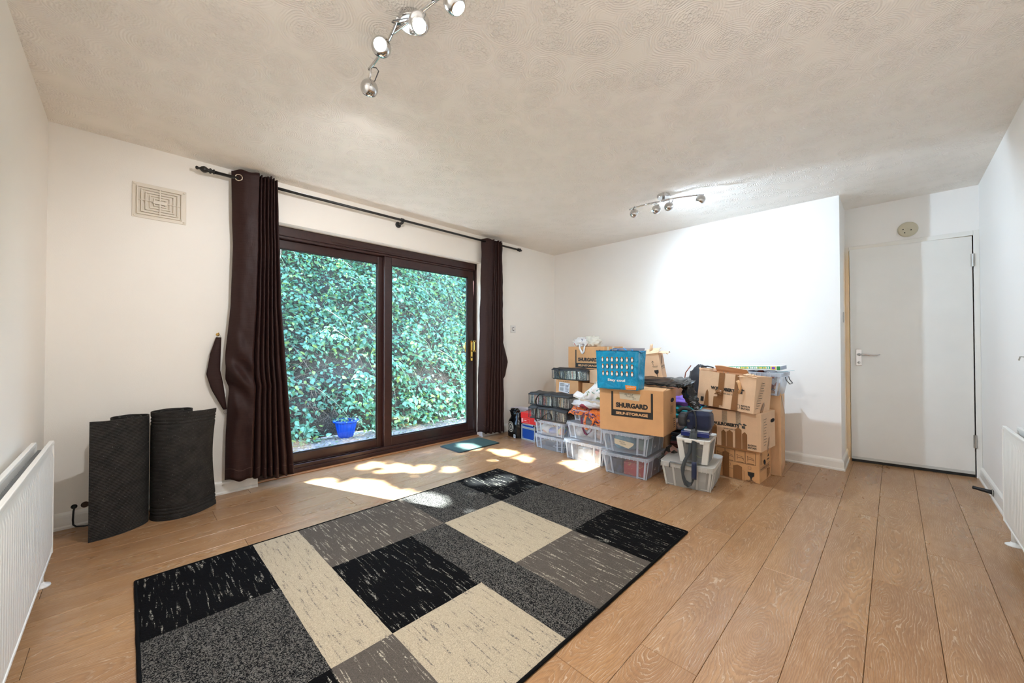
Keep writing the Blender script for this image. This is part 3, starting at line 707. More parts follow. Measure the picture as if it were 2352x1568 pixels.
fixture('chrome four-head ceiling light close overhead, three bulbs glaring', (.80, 1.36, H),
    [((.765, 1.675, 2.335), (.76, 1.46, 2.335), (.72, 1.33, 2.335)), ((.74, 1.42, 2.335), (.77, 1.25, 2.335), (.80, 1.03, 2.335))],
    [((.765, 1.655, 2.335), (.765, 1.672, 2.247), (.30, .85, -.90), E1*.95, 140), ((.765, 1.50, 2.335), (.700, 1.425, 2.262), (-.55, -.75, -.35), E1*.8, 150),
     ((.735, 1.36, 2.335), (.745, 1.22, 2.262), (-.25, -.45, -.8), E1, 155), ((.775, 1.18, 2.335), (.785, 1.06, 2.262), (.30, -.40, -.8), E1, 155)], COL1, .6)
fixture('chrome four-head ceiling light over the stacked boxes by the far wall', (3.293, 1.411, H),
    [((3.28, 1.725, 2.345), (3.24, 1.56, 2.345), (3.30, 1.36, 2.345)), ((3.27, 1.44, 2.345), (3.29, 1.26, 2.345), (3.395, 1.115, 2.345))],
    [((3.265, 1.675, 2.345), (3.175, 1.625, 2.258), (.60, -.66, -.52), E2*2.7, 146), ((3.262, 1.53, 2.345), (3.20, 1.436, 2.252), (.70, .35, -.7), E2*.30, 140),
     ((3.285, 1.36, 2.345), (3.228, 1.338, 2.258), (.6, .55, -.8), E2*.30, 140), ((3.36, 1.16, 2.345), (3.30, 1.108, 2.275), (-.2, .5, -.85), E2*.3, 140)], COL2, .9)

# ------------------------------------------------------------------ rug
RX, RYY = 1.165, 1.66
t = empty('area_rug', (RX, RYY, 0), 0, 'large block-patterned rug of black, charcoal, grey and cream rectangles', 'rug')
x0, x1, y0, y1 = .037-RX, 2.293-RX, .855-RYY, 2.462-RYY
BK, GRY, CRM = (.0035, .0033, .0036), (.105, .090, .075), (.46, .385, .275)
RM = {'k': m_rug('rug_black', BK, (.34, .32, .27), 'dark'), 'c': m_rug('rug_charcoal', (.003, .003, .004), (.15, .14, .125), 'mottle'),
      'g': m_rug('rug_grey', GRY, (.50, .44, .34), 'streak'), 'w': m_rug('rug_cream', CRM, (.15, .13, .115), 'streak')}
MB().box(x0+.004, x1-.004, y0+.004, y1-.004, 0, .006).build('rug_backing', simple('rug_backing', (.03, .03, .03), .9), t)
cx = [.043, .487, .708, 1.142, 1.365, 1.840, 2.287]; Yc = [.861, 1.334, 1.938, 2.456]
def tile(a, c, d, e, k):
    mb = MB(); X0, X1, Y0_, Y1_ = a-RX, c-RX, d-RYY, e-RYY
    nx, ny = max(3, int((X1-X0)/.03)), max(3, int((Y1_-Y0_)/.03))
    def fn(u, v):
        ed = min(u, 1-u, v, 1-v); x, y = X0+(X1-X0)*u, Y0_+(Y1_-Y0_)*v
        ww = .0018*nz((x*9, y*9, 0), 4.) if ed <= 0 else 0
        return (x+ww, y+ww, .0112+.0008*nz((x, y, 0), 14.)-(.0018 if ed <= 0 else 0))
    mb.grid(fn, nx, ny); n0 = len(mb.v)
    mb.box(X0, X1, Y0_, Y1_, .005, .0090)
    mb.build('pile_block', RM[k], t, smooth=False)
for a, c, d, e, k in ((0, 1, 2, 3, 'k'), (0, 1, 1, 2, 'c'), (0, 1, 0, 1, 'k'), (1, 2, 1, 3, 'w'), (2, 4, 2, 3, 'g'), (4, 5, 2, 3, 'c'), (5, 6, 2, 3, 'k'),
        (2, 3, 1, 2, 'k'), (3, 4, 0, 2, 'c'), (4, 5, 1, 2, 'w'), (5, 6, 1, 2, 'c'), (4, 5, 0, 1, 'g'), (5, 6, 0, 1, 'k'), (1, 2, 0, 1, 'g'), (2, 3, 0, 1, 'w')):
    tile(cx[a], cx[c], Yc[d], Yc[e], k)
b = MB(); br = .0062
for p, q in (((x0, y0), (x1, y0)), ((x1, y0), (x1, y1)), ((x1, y1), (x0, y1)), ((x0, y1), (x0, y0))):
    n = 60; b.tube([(p[0]+(q[0]-p[0])*k/n+.0012*nz((k*.3, p[0], p[1]), 1.), p[1]+(q[1]-p[1])*k/n+.0012*nz((k*.3, p[1], 3.), 1.), br+.0004) for k in range(n+1)], br, 8)
b.build('binding', simple('black_binding', (.004, .004, .004), .9, ns=300, bstr=.6, Specular_IOR_Level=.1), t, smooth=True)

# green door mat
t = empty('door_mat', (2.66, 3.29, 0), 0, 'dark green entrance mat on the floor by the patio door', 'mat')
def dm(z, s=1.): return [(p[0], p[1], z) for p in rrect(.57*s, .36*s, .03, 0, n=5)]
MG = NT('green_ribbed_mat'); c_ = MG.coord(); nn = MG.noise(c_, 230, 3, .6).outputs[0]
MG = MG.done(MG.bsdf(MG.mix(MG.ramp(nn, .35, .7), (.012, .035, .030), (.035, .085, .072)), .9, 0, nn, .9, .004))
b = MB(); b.loft([dm(0), dm(.004), dm(.005, .99)]); b.build('rubber_base', BLACKR, t)
b = MB(); b.loft([dm(.004, .96), dm(.009, .96), dm(.010, .95)]); b.build('pile', MG, t)

# ------------------------------------------------------------------ rolled mats and cable
def rolled(label, cxy, r0, r1, turns, a_end, end, wob, seed, z1):
    t = empty('rolled_mat', (cxy[0], cxy[1], 0), 0, label, 'rolled mat')
    path = []; n = int(60*turns)
    for k in range(n+1):
        q = k/n; a = a_end-(1-q)*turns*2*pi*wob; r = r0+(r1-r0)*q
        path.append(Vector((r*cos(a), r*sin(a))))
    p0 = path[-1]; tg = (path[-1]-path[-2]).normalized(); e = Vector(end)-Vector(cxy); L_ = (e-p0).length
    for k in range(1, 25):
        u = k/24; c1 = p0+tg*L_*.5
        path.append(p0*(1-u)**2+c1*2*u*(1-u)+e*u*u)
    N = len(path)-1
    cum = [0]
    for i in range(N): cum.append(cum[-1]+(path[i+1]-path[i]).length)
    def fn(u, v, off):
        i = min(N, int(round(u*N))); p = path[i]; tt = (path[min(i+1, N)]-path[max(i-1, 0)]).normalized(); nn_ = Vector((tt.y, -tt.x))
        z = z1*v; gr = 0
        for zz in (.035, .055, .075, z1-.035, z1-.055, z1-.075): gr += exp(-((z-zz)/.0055)**2)
        fl = max(0, (i-N+24)/24)
        p = p+nn_*(off-(.0042*gr if off > 0 else -0.)+fl*.014*sin(z*7+seed)*fl)
        return (p.x, p.y, z+fl*.012*(v if v > .5 else 0)*sin(seed*2)+.002*nz((u*9, v, seed), 3.))
    b = MB(); NV = 230; s_ = -wob
    b.grid(lambda u, v: fn(u, v, .004*1), N, NV); b.grid(lambda u, v: fn(u, v, -.004), N, NV)
    b.grid(lambda u, v: fn(u, 1, -.004+.008*v), N, 1); b.grid(lambda u, v: fn(u, 0, -.004+.008*v), N, 1)
    b.grid(lambda u, v: fn(1, u, -.004+.008*v), NV, 1); b.grid(lambda u, v: fn(0, u, -.004+.008*v), NV, 1)
    b.build('mat_sheet', MATT, t, smooth=True)
    return t
rolled('dark grey ribbed mat rolled upright with its loose edge towards the radiator', (.010, 3.300), .022, .094, 2.1, radians(-50), (-.142, 3.140), -1, .5, .655)
rolled('dark grey ribbed mat rolled upright with its loose edge towards the curtain', (.222, 3.315), .03, .118, 2.0, radians(-112), (.430, 3.320), 1, 2.2, .668)
t = empty('cable', (-.216, YW, 0), 0, 'black cable coming out of the wall behind the rolled mats', 'cable')
b = MB(); b.tube([(0, 0, .118), (.002, -.018, .118), (0, -.034, .10), (-.002, -.036, .05), (.0, -.038, .022), (.012, -.045, .010), (.05, -.06, .007), (.11, -.075, .006)], .0045, 8); b.build('flex', BLACKR, t, smooth=True)
b = MB(); b.lathe([(0, 0), (.014, 0), (.012, .001), (0, .001)], 16, ax=(0, -1, 0)); b.build('hole', DARKIN, t, loc=(0, 0, .118))
b = MB(); b.lathe([(0, 0), (.018, 0), (.016, .001), (0, .001)], 16, ax=(0, -1, 0)); b.v = [(p[0]-.172, p[1]+YW, p[2]+.118) for p in b.v]
tag(b.build('wall_hole', simple('hole_brown', (.05, .03, .02), .9)), 'empty drilled hole in the wall beside the black cable', 'hole')

# ------------------------------------------------------------------ cartons
def front(w_, y=-.0016): return (lambda u, v: (u, y, v)) if w_ == 'raw' else (lambda u, v: (u, -(.0008+abs(y)*.12), v))
def side(w_, x=None): return (lambda u, v: (x, u, v)) if w_ == 0 else (lambda u, v: (w_/2+.0008+(x-w_/2)*.12, u, v))
def carton(t, w_, d_, h_, mt, seed=0, amp=.004, open_top=False, lean=0., wall=.004, bulge=0., name='box_body'):
    n = 10; mb = MB()
    def P(x, y, z):
        q = Vector((x, y, z))
        dx = amp*nz(q, 7, seed); dy = amp*nz(q, 7, seed+4); dz = amp*.5*nz(q, 7, seed+8)
        k = 4*(z/h_)*(1-z/h_)
        if z <= 0: dz = 0
        fy = -bulge*k*max(0, 1-(2*x/w_)**2) if y <= .001 else 0
        if x >= w_/2-1e-5: dx = min(0, dx-amp*.1)
        return (x+dx+lean*z, y+max(0, dy+amp*.1)+fy if y <= .001 else y+dy, z+dz)
    X = lambda u: -w_/2+w_*u
    mb.grid(lambda u, v: P(X(u), 0, h_*v), n, n); mb.grid(lambda u, v: P(X(1-u), d_, h_*v), n, n)
    mb.grid(lambda u, v: P(w_/2, d_*u, h_*v), n, n); mb.grid(lambda u, v: P(-w_/2, d_*(1-u), h_*v), n, n)
    mb.grid(lambda u, v: P(X(u), d_*(1-v), 0), n, n)
    if not open_top: mb.grid(lambda u, v: P(X(u), d_*v, h_), n, n)
    o = mb.build(name, mt, t, smooth=False, merge=.0004, solid=wall if open_top else 0)
    if open_top: o.modifiers['s'].offset = -1
    return o
def flap(t, a, b_, out, mt, name='flap', wob=.01, seed=0):
    # flap hinged on edge a-b reaching out by vector out
    a, b_, out = Vector(a), Vector(b_), Vector(out); nn = (b_-a).cross(out).normalized()
    mb = MB(); mb.grid(lambda u, v: tuple(a+(b_-a)*(u*(1-.04*v)+.02*v)+out*(v*(1+.06*nz((u*3, seed, 0), 1.5)))+nn*wob*nz((u*2, v*2, seed), 1.3)*v), 10, 6)
    return mb.build(name, mt, t, solid=.004)
def tape(t, pts, mt=None, name='tape'):
    mb = MB(); n = len(pts); mb.add([p for p in pts]+[(p[0], p[1]+.0008, p[2]) if True else p for p in pts], [tuple(range(n)), tuple(range(n, 2*n))[::-1]]+[(i, n+i, n+(i+1) % n, (i+1) % n) for i in range(n)])
    return mb.build(name, mt or TAPE, t)
def ftape(t, u0, v0, u1, v1, y=-.0032, wob=0, mt=None, taper=0):
    pts = [(u0, y, v0), (u1, y, v0), (u1-taper, y, v1), ((u0+u1)/2, y, v1+wob), (u0+taper, y, v1)]
    return tape(t, pts, mt)

def shurgard_print(t, u0, v0, w_, h_, y=-.005):
    D = Decal(front(0, y)); bt = .085*w_
    D.rect(u0, v0, u0+bt*.55, v0+h_); D.rect(u0+w_-bt*.55, v0, u0+w_, v0+h_); D.rect(u0+bt*.55, v0, u0+w_-bt*.55, v0+h_*.26)
    D.text('SHURGARD', u0+w_*.115, v0+h_*.355, u0+w_*.885, v0+h_*.56, bold=.06); D.build('printed_logo', INK, t)
    D = Decal(front(0, y-.0008)); D.text('SELF-STORAGE', u0+w_*.115, v0+h_*.075, u0+w_*.885, v0+h_*.185, bold=.045); D.build('printed_lettering', CARDL, t)

# front self-storage carton, bag on top ---------------------------------
W_, D_, H_ = .53, .36, .352
t = pile('moving_box', 'brown self-storage box with a masking tape note, under the blue shopping bag', 'box', 2.912, 1.535, .372, 7.4)
carton(t, W_, D_, H_, CARD, 1, .003)
shurgard_print(t, -.160, .125, .345, .205)
D = Decal(front(0, -.007)); D.poly([(-.085, .272), (.075, .262), (.088, .318), (-.090, .325)]); D.build('masking_tape_note', MASK, t)
D = Decal(front(0, -.0085)); D.text('KETTLE', -.045, .302, .028, .316, bold=.0, shear=.3, rot=-.04); D.text('TOASTER', -.035, .286, .036, .298, bold=0, shear=.35, rot=-.06); D.text('KIT', .022, .271, .052, .283, bold=0, shear=.35, rot=-.06); D.build('handwriting', INK, t)
D = Decal(side(W_, W_/2+.005)); D.ell(.245, .262, .050, .018); D.build('hand_hole', DARKIN, t)
D = Decal(side(W_, W_/2+.005)); D.frame(.185, .155, .285, .235, .0015)
for k in range(4): D.rect(.20+.018*k, .165, .205+.018*k, .225-.01*(k % 2))
for k in range(5): D.rect(.27, .03+.017*k, .33, .035+.017*k)
D.build('printed_marks', INK, t)['kind'] = 'stuff'
flap(t, (W_/2-.16, .012, H_), (W_/2-.004, .012, H_), (0, .10, .004), CARD, seed=2)

# bag ------------------------------------------------------------------
BLUE = NT('blue_woven_plastic'); c_ = BLUE.coord(); q_ = BLUE.noise(c_, 14, 4, .6, .6).outputs[0]
BLUE = BLUE.done(BLUE.bsdf(BLUE.mix(BLUE.ramp(q_, .3, .7), (.0, .22, .46), (.0, .38, .66)), .3, 0, q_, .7, .02))
t = pile('shopping_bag', 'bright blue shopping bag printed with rows of small penguins', 'bag', 2.842, 1.615, .726, 6)
bw, bd, bh = .365, .17, .315
def bag_loop(z, s=1.): 
    q = z/bh; wx = bw*(.93+.07*q)*s; dd = bd*(.85+.15*q)
    out = []
    for k in range(16): u = k/15; out.append((-wx/2+wx*u, -.003+.006*nz((u*4, z*9, 0), 1.4), z))
    for k in range(1, 8): u = k/8; out.append((wx/2+.016*(1-abs(2*u-1))*(-1 if q > .3 else .3)+.004*nz((u*3, z*12, 5), 1.5), dd*u, z))
    for k in range(16): u = k/15; out.append((wx/2-wx*u, dd+.012*nz((u*3, z*7, 9), 1.4), z))
    for k in range(1, 8): u = k/8; out.append((-wx/2-.012*(1-abs(2*u-1)), dd*(1-u), z))
    return out
b = MB(); b.loft([bag_loop(bh*k/20) for k in range(21)], 0, True, False); b.build('bag_body', BLUE, t, smooth=True, solid=.002)
D = Decal(front('raw', -.009))
for r_ in range(3):
    for k in range(7):
        u = -.122+.0425*k+(.003*r_ if k == 0 else 0); v = .245-.058*r_; s_ = 1.0 if k else .8
        D.ell(u, v, .0125*s_, .021, 0, 14)
D.build('penguin_print', INK, t)
D = Decal(front('raw', -.0098))
for r_ in range(3):
    for k in range(7):
        u = -.122+.0425*k+(.003*r_ if k == 0 else 0); v = .245-.058*r_; s_ = 1.0 if k else .8
        D.ell(u, v-.003, .0088*s_, .0145, 0, 12)
        D.ell(u, v+.0145, .0055*s_, .006, 1, 8); D.poly([(u-.006, v-.021), (u-.001, v-.021), (u-.003, v-.018)], 1); D.poly([(u+.001, v-.021), (u+.006, v-.021), (u+.003, v-.018)], 1); D.poly([(u-.0025, v+.011), (u+.0025, v+.011), (u, v+.004)], 1)
WHT = simple('white_print', (.85, .85, .82), .5); ORG = simple('orange_print', (.85, .26, .03), .5)
D.build('penguin_belly_print', [WHT, ORG], t)['kind'] = 'stuff'
D = Decal(front('raw', -.0098)); D.text('Stay cool', -.075, .058, .075, .086, bold=.035); D.build('slogan', WHT, t)
D = Decal(front('raw', -.0098)); D.poly([(.080, .004), (.165, .004), (.168, .034), (.075, .040)]); D.build('corner_print', ORG, t)
D = Decal(front('raw', -.0106)); D.text("Sainsbury's", .088, .018, .155, .031, bold=.01); D.build('corner_lettering', WHT, t)
b = MB(); b.grid(lambda u, v: (-bw/2+.01+(bw-.02)*u, .008+.0*u, bh-.06+.055*v), 4, 1); b.box(-bw/2+.08, bw/2-.008, bd-.012, bd-.006, bh-.08, bh+.022)
b.build('foil_lining', simple('silver_lining', (.48, .47, .55), .3, .6, ns=60, bstr=.5), t)
for yy in (.012, bd-.02):
    b = MB(); b.ribbon([(-.06, yy, bh-.03), (-.055, yy, bh+.010), (-.01, yy+.04, bh+.022), (.04, yy+.04, bh+.020), (.075, yy, bh+.006), (.08, yy, bh-.03)], (.006, .022, .0), .001); b.build('handle', simple('sky_blue_webbing', (.06, .36, .80), .6), t, smooth=True)
b = MB(); b.tube([(-bw/2, -.004, bh), (bw/2, -.004, bh), ], .003, 6); b.tube([(bw/2, 0, bh), (bw/2-.01, bd*.5, bh-.02), (bw/2, bd, bh)], .003, 6); b.build('rim_seam', simple('dark_blue_seam', (.0, .10, .22), .5), t)

# ------------------------------------------------------------------ plastic tubs
def tub(t, w_, d_, h_, taper=.9, rim=.024, mt=POLY, mr=POLYR, lid=True, ribs=(-.30, .30), handles=None, r=.03, z_open=False, clip=None, side_ribs=True):
    def lp(z, s=1., dz=0): return [(p[0], p[1]+d_/2, p[2]) for p in rrect(w_*s, d_*s, r*s, z)]
    hb = h_-rim
    b = MB(); b.loft([lp(.002, taper), lp(hb*.5, (1+taper)/2), lp(hb, .985)], 0, True, False); b.build('tub_wall', mt, t, smooth=False, solid=.0025)
    # upright ribs on the front and sides
    b = MB()
    def yfront(z): return d_/2-(d_*(taper+(0.985-taper)*z/hb))/2
    def xs_(z): return (w_*(taper+(.985-taper)*z/hb))/2
    for q in list(ribs)+[-.46, .46]:
        wv = .007
        b.loft([[(q*w_*taper-wv, yfront(0)-.005, .004), (q*w_*taper+wv, yfront(0)-.005, .004), (q*w_*taper+wv, yfront(0)+.002, .004), (q*w_*taper-wv, yfront(0)+.002, .004)],
                [(q*w_*.985-wv, yfront(hb)-.005, hb), (q*w_*.985+wv, yfront(hb)-.005, hb), (q*w_*.985+wv, yfront(hb)+.002, hb), (q*w_*.985-wv, yfront(hb)+.002, hb)]])
    if side_ribs:
        for q in (.06, .30, .70, .94):
            b.loft([[(xs_(0)-.002, d_*q-.005, .004), (xs_(0)+.004, d_*q-.005, .004), (xs_(0)+.004, d_*q+.005, .004), (xs_(0)-.002, d_*q+.005, .004)],
                    [(xs_(hb)-.002, d_*q-.005, hb), (xs_(hb)+.004, d_*q-.005, hb), (xs_(hb)+.004, d_*q+.005, hb), (xs_(hb)-.002, d_*q+.005, hb)]])
    # foot ridge
    for (a, c) in ((-.46, -.30), (.30, .46)): b.box(a*w_*taper, c*w_*taper, yfront(0)-.004, yfront(0), .010, .016)
    b.build('rib', mr, t)['kind'] = 'stuff'
    b = MB(); b.loft([lp(hb, .985), lp(hb, 1.03), lp(h_-.002, 1.04), lp(h_, 1.035), lp(h_, .99), lp(hb+.002, .975)], 0, False, False); b.build('rim', mr, t, smooth=False)
    # ladder blocks under the rim
    b = MB(); n = int(w_/.035)
    for k in range(n+1): x = -w_*.49+w_*.98*k/n; b.box(x-.002, x+.002, -w_*.0-.012, .002, hb-.002, h_-.004)
    b.build('rim_web', mr, t)['kind'] = 'stuff'
    if lid:
        b = MB(); b.loft([lp(h_+.0005, .985), lp(h_+.0005, 1.045), lp(h_+.006, 1.05), lp(h_+.009, 1.03), lp(h_+.004, .96)], 0, False, True); b.build('lid', mr if lid == 2 else mt, t)
    if handles:
        for sx in (1,) if handles[0] != 'both' else (-1, 1):
            b = MB(); x = w_/2*1.04
            hm = handles[-1]; zc = h_-.008
            b.tube([(x, d_*.30, zc), (x+.012, d_*.32, zc+.004), (x+.020, d_*.38, zc-.012), (x+.020, d_*.62, zc-.012), (x+.012, d_*.68, zc+.004), (x, d_*.70, zc)], .007, 8); b.build('handle', hm, t, smooth=True)
            D = Decal(side(0, x-.020)); D.frame(d_*.42, h_*.28, d_*.42+.030, h_*.28+.032, .004); D.build('moulded_square', WHITEP, t)
GREYH = simple('grey_handle_plastic', (.14, .15, .15), .4); BLUEH = simple('blue_handle_plastic', (.01, .02, .20), .4)
SP = 'clear storage tubs with lids'
# C pair under the front carton
t = pile('storage_tub', 'clear tub with dark and red boxes inside, on the floor under the self-storage box', 'tub', 2.905, 1.590, 0, 4.5, SP)
tub(t, .400, .42, .178, .88, handles=('one', GREYH), r=.035)
t = pile('storage_tub', 'clear tub labelled plates and dishes, directly under the front self-storage box', 'tub', 2.905, 1.590, .189, 4.5, SP)
tub(t, .400, .42, .172, .88, handles=('one', GREYH), r=.035)
tubf = lambda o_: (lambda u, v: (u, .0252-.149*v-o_, v))
D = Decal(tubf(.003)); D.poly([(-.085, .072), (.035, .045), (.075, .075), (.085, .095), (.06, .100), (-.085, .115)][:6]); D.build('masking_tape_note', MASK, t)
D = Decal(tubf(.004)); D.text('PLATES', -.040, .088, .008, .099, bold=0, shear=.3, rot=-.08); D.text('DISHES', -.032, .072, .016, .083, bold=0, shear=.3, rot=-.08); D.build('handwriting', INK, t)
def thing_box(name, label, cat, x, y, z, w_, d_, h_, mt, a=0, bev=.004, group=None):
    t = pile(name, label, cat, x, y, z, a, group)
    MB().box(-w_/2, w_/2, 0, d_, 0, h_).build('body', mt, t, bevel=bev); return t
RBOX = NT('red_gold_box'); c_ = RBOX.coord(); RBOX = RBOX.done(RBOX.bsdf(RBOX.mix(RBOX.ramp(RBOX.noise(c_, 34, 4, .6, 1.5).outputs[0], .58, .62), (.40, .016, .016), (.62, .38, .12)), .4))
t = thing_box('gift_box', 'red and gold patterned box seen through the bottom clear tub', 'box', 2.965, 1.525, .007, .19, .22, .105, RBOX, 4.5)
t = thing_box('black_box', 'dark box lying in the bottom clear tub beside the red one', 'box', 2.965, 1.690, .007, .11, .24, .11, m_cells('dark_contents', [(.02, .025, .04), (.04, .06, .10), (.015, .015, .02)], 28), 4.5)
BUB = NT('blue_bubble_wrap'); c_ = BUB.coord(); q_ = BUB.n('TexVoronoi', I_Vector=c_, I_Scale=85.).outputs['Distance']; BUB = BUB.done(BUB.bsdf(BUB.mix(BUB.ramp(BUB.noise(c_, 10, 3).outputs[0], .3, .7), (.10, .30, .42), (.30, .48, .55)), .25, 0, q_, .8, .004))
BUBW = NT('clear_bubble_wrap'); c_ = BUBW.coord(); q_ = BUBW.n('TexVoronoi', I_Vector=c_, I_Scale=85.).outputs['Distance']; BUBW = BUBW.done(BUBW.bsdf(BUBW.mix(BUBW.ramp(BUBW.noise(c_, 14, 3).outputs[0], .35, .65), (.36, .36, .38), (.72, .73, .76)), .22, 0, q_, .8, .004))
t = pile('wrapped_plates', 'plates wrapped in bluish bubble wrap inside the labelled clear tub', 'plates', 2.96, 1.640, .197, 4.5)
b = MB(); b.loft([[(p[0], p[1]+.15, p[2]) for p in rrect(.20-.02*abs(k-3)/3, .25, .06, .01+k*.02)] for k in range(7)]); b.build('bundle', BUB, t, smooth=True)
t = pile('wrapped_dish', 'greenish wrapped dish at the end of the labelled clear tub', 'dish', 2.96, 1.480, .197, 4.5)
b = MB(); crumple(b, (0, .12, .06), (.055, .10, .062), 3, .05); b.build('bundle', simple('green_wrap', (.20, .27, .25), .4, ns=60, bstr=.6), t, smooth=True)

# B stack
t = pile('storage_tub', 'clear tub with papers in it on the floor, bottom of the middle stack', 'tub', 3.000, 2.062, 0, -2, SP)
tub(t, .430, .37, .180, .92, r=.03)
thing_box('paper_stack', 'papers and a grey box inside the bottom tub of the middle stack', 'papers', 3.055, 2.03, .006, .25, .22, .11, m_cells('paper_contents', [(.10, .11, .12), (.35, .40, .45), (.22, .25, .28), (.30, .06, .07)], 16), -2)
t = pile('storage_tub', 'clear tub full of bubble wrap bundles, middle of the middle stack', 'tub', 3.045, 2.070, .190, -2, SP)
tub(t, .415, .35, .150, .90, r=.03)
for k, (dy, dx, rr) in enumerate(((.12, .10, .055), (-.0, .13, .045), (-.11, .11, .050))):
    t = pile('wrapped_bundle', ['rounded bubble wrap bundle nearest the door end of the middle tub', 'small crumpled bubble wrap bundle in the centre of the middle tub', 'bubble wrap bundle holding something brown in the middle tub'][k], 'bundle', 3.085+dx*.3, 2.07+dy, .198, 0, 'bubble wrapped bundles in a tub')
    b = MB(); crumple(b, (0, .05, rr*.8), (rr, rr, rr), k*3+1, .16); b.build('bubble_wrap', BUBW if k < 2 else simple('wrap_brown', (.42, .32, .28), .3, ns=80, bstr=.8), t, smooth=True)
t = pile('storage_tub', 'open clear tub of dark goods under the orange patterned bag', 'tub', 3.110, 2.085, .351, -2, SP)
tub(t, .33, .28, .105, .92, rim=.010, lid=False, r=.02)
thing_box('black_case', 'black case inside the open tub under the orange bag', 'case', 3.135, 2.05, .357, .17, .18, .075, simple('black_case_plastic', (.02, .022, .03), .35), -2)

# A stack
t = pile('storage_tub', 'clear tub with cables in it on the floor beside the blue metal case', 'tub', 3.095, 2.545, 0, -1, SP)
tub(t, .385, .33, .140, .93, r=.03, handles=('one', BLUEH))
for k in range(5):
    t = pile('cable_coil', 'thin pale cable lying in the bottom tub of the far stack', 'cable', 3.13+.03*k, 2.55+.05*(k-2), .008, 0, 'cables in a clear tub')
    b = MB(); b.tube([(.07*sin(j*.9+k), .05+.05*cos(j*.7+k*2), .012+.012*j*.5+.01*sin(j+k)) for j in range(12)], .004, 6); b.build('flex', simple('cable_grey%d' % k, [(.5, .5, .52), (.12, .12, .14), (.4, .42, .45), (.05, .05, .06), (.6, .6, .6)][k], .4), t, smooth=True)
thing_box('grey_tray', 'grey tray at the bottom of the tub of cables', 'tray', 3.20, 2.55, .006, .26, .18, .05, simple('grey_contents', (.09, .10, .12), .5), -1)
t = pile('storage_tub', 'clear tub with colourful household things under the lower bag of discs', 'tub', 3.095, 2.545, .151, -1, SP)
tub(t, .385, .33, .145, .93, r=.03, handles=('one', BLUEH))
for nm, lb, ct, dy, mt, rad in (('white_cloth', 'white and orange cloth inside the upper far tub', 'cloth', .10, m_cells('cloth_cells', [(.75, .74, .72), (.78, .77, .74), (.72, .35, .2)], 12), (.07, .06, .055)),
        ('blue_pack', 'bright blue package inside the upper far tub', 'packet', .02, simple('blue_pack', (.06, .16, .50), .35), (.055, .05, .035)),
        ('coloured_carton', 'green and orange printed packet inside the upper far tub', 'packet', -.09, m_cells('packet_cells', [(.10, .35, .16), (.65, .60, .25), (.10, .18, .42), (.7, .28, .16), (.7, .7, .6)], 26), (.055, .05, .055))):
    t = pile(nm, lb, ct, 3.15, 2.545+dy, .158, 0)
    b = MB(); crumple(b, (0, .05, rad[2]*.8), rad, dy*40, .10); b.build('body', mt, t, smooth=True)

# blue flight case and red shoe box
t = pile('flight_case', 'small blue case with silver metal edging on the floor', 'case', 3.247, 2.975, 0, -4)
cw, cd, ch = .228, .20, .188
MB().box(-cw/2+.004, cw/2-.004, .004, cd-.004, .004, ch-.004).build('blue_panel', simple('cobalt_panel', (.0, .045, .26), .4), t)
ALU = simple('aluminium_edging', (.62, .64, .62), .35, .7)
b = MB(); e = .016
for (xa, xb) in ((-cw/2, -cw/2+e), (cw/2-e, cw/2)): b.box(xa, xb, 0, .008, 0, ch); b.box(xa, xb, cd-.008, cd, 0, ch)
for (za, zb) in ((0, e), (ch-e, ch), (ch*.68, ch*.68+.010), (ch*.68+.012, ch*.68+.024)): b.box(-cw/2+e, cw/2-e, 0, .007, za, zb)
for (za, zb) in ((0, e), (ch-e, ch), (ch*.68, ch*.68+.024)):
    b.box(cw/2-.007, cw/2, .008, cd, za, zb); b.box(-cw/2, -cw/2+.007, .008, cd, za, zb)
b.box(-cw/2, cw/2, 0, e, ch, ch+.002); b.build('metal_edging', ALU, t, bevel=.002)
for sx in (-1, 1):
    for zz in (.026, ch-.026):
        b = MB(); b.lathe([(0, 0), (.005, 0), (.004, .002), (0, .003)], 10, ax=(0, -1, 0)); b.build('rivet', STEEL, t, loc=(sx*(cw/2-.026), .004, zz))
b = MB(); b.box(-cw/2+.0, -cw/2+.02, -.003, 0, ch-.016, ch+.002); b.box(cw/2-.03, cw/2-.008, -.003, 0, ch-.020, ch-.002); b.build('latch', BLACKP, t)
t = pile('shoe_box', 'red shoe box lying on the small blue case', 'box', 3.240, 2.965, .191, 0)
RED = simple('red_card', (.62, .012, .012), .45)
MB().box(-.110, .145, 0, .20, 0, .105).build('box_body', RED, t, bevel=.002); MB().box(-.114, .149, -.004, .204, .062, .125).build('lid', simple('red_card_lid', (.66, .016, .014), .4), t, bevel=.003)
D = Decal(front(0, -.006)); D.poly([(-.096, .102), (-.088, .094), (-.076, .098), (-.060, .112), (-.078, .104), (-.088, .102)]); D.ell(-.085, .102, .009, .005); D.build('printed_mark', WHT, t)
D = Decal(front(0, -.0018)); D.rect(-.102, .012, -.084, .055); D.frame(-.080, .012, .02, .055, .0012); [D.rect(-.07+.012*k_, .03, -.063+.012*k_, .040) for k_ in range(4)]; D.build('size_label', simple('label_pink', (.80, .55, .5), .5), t)

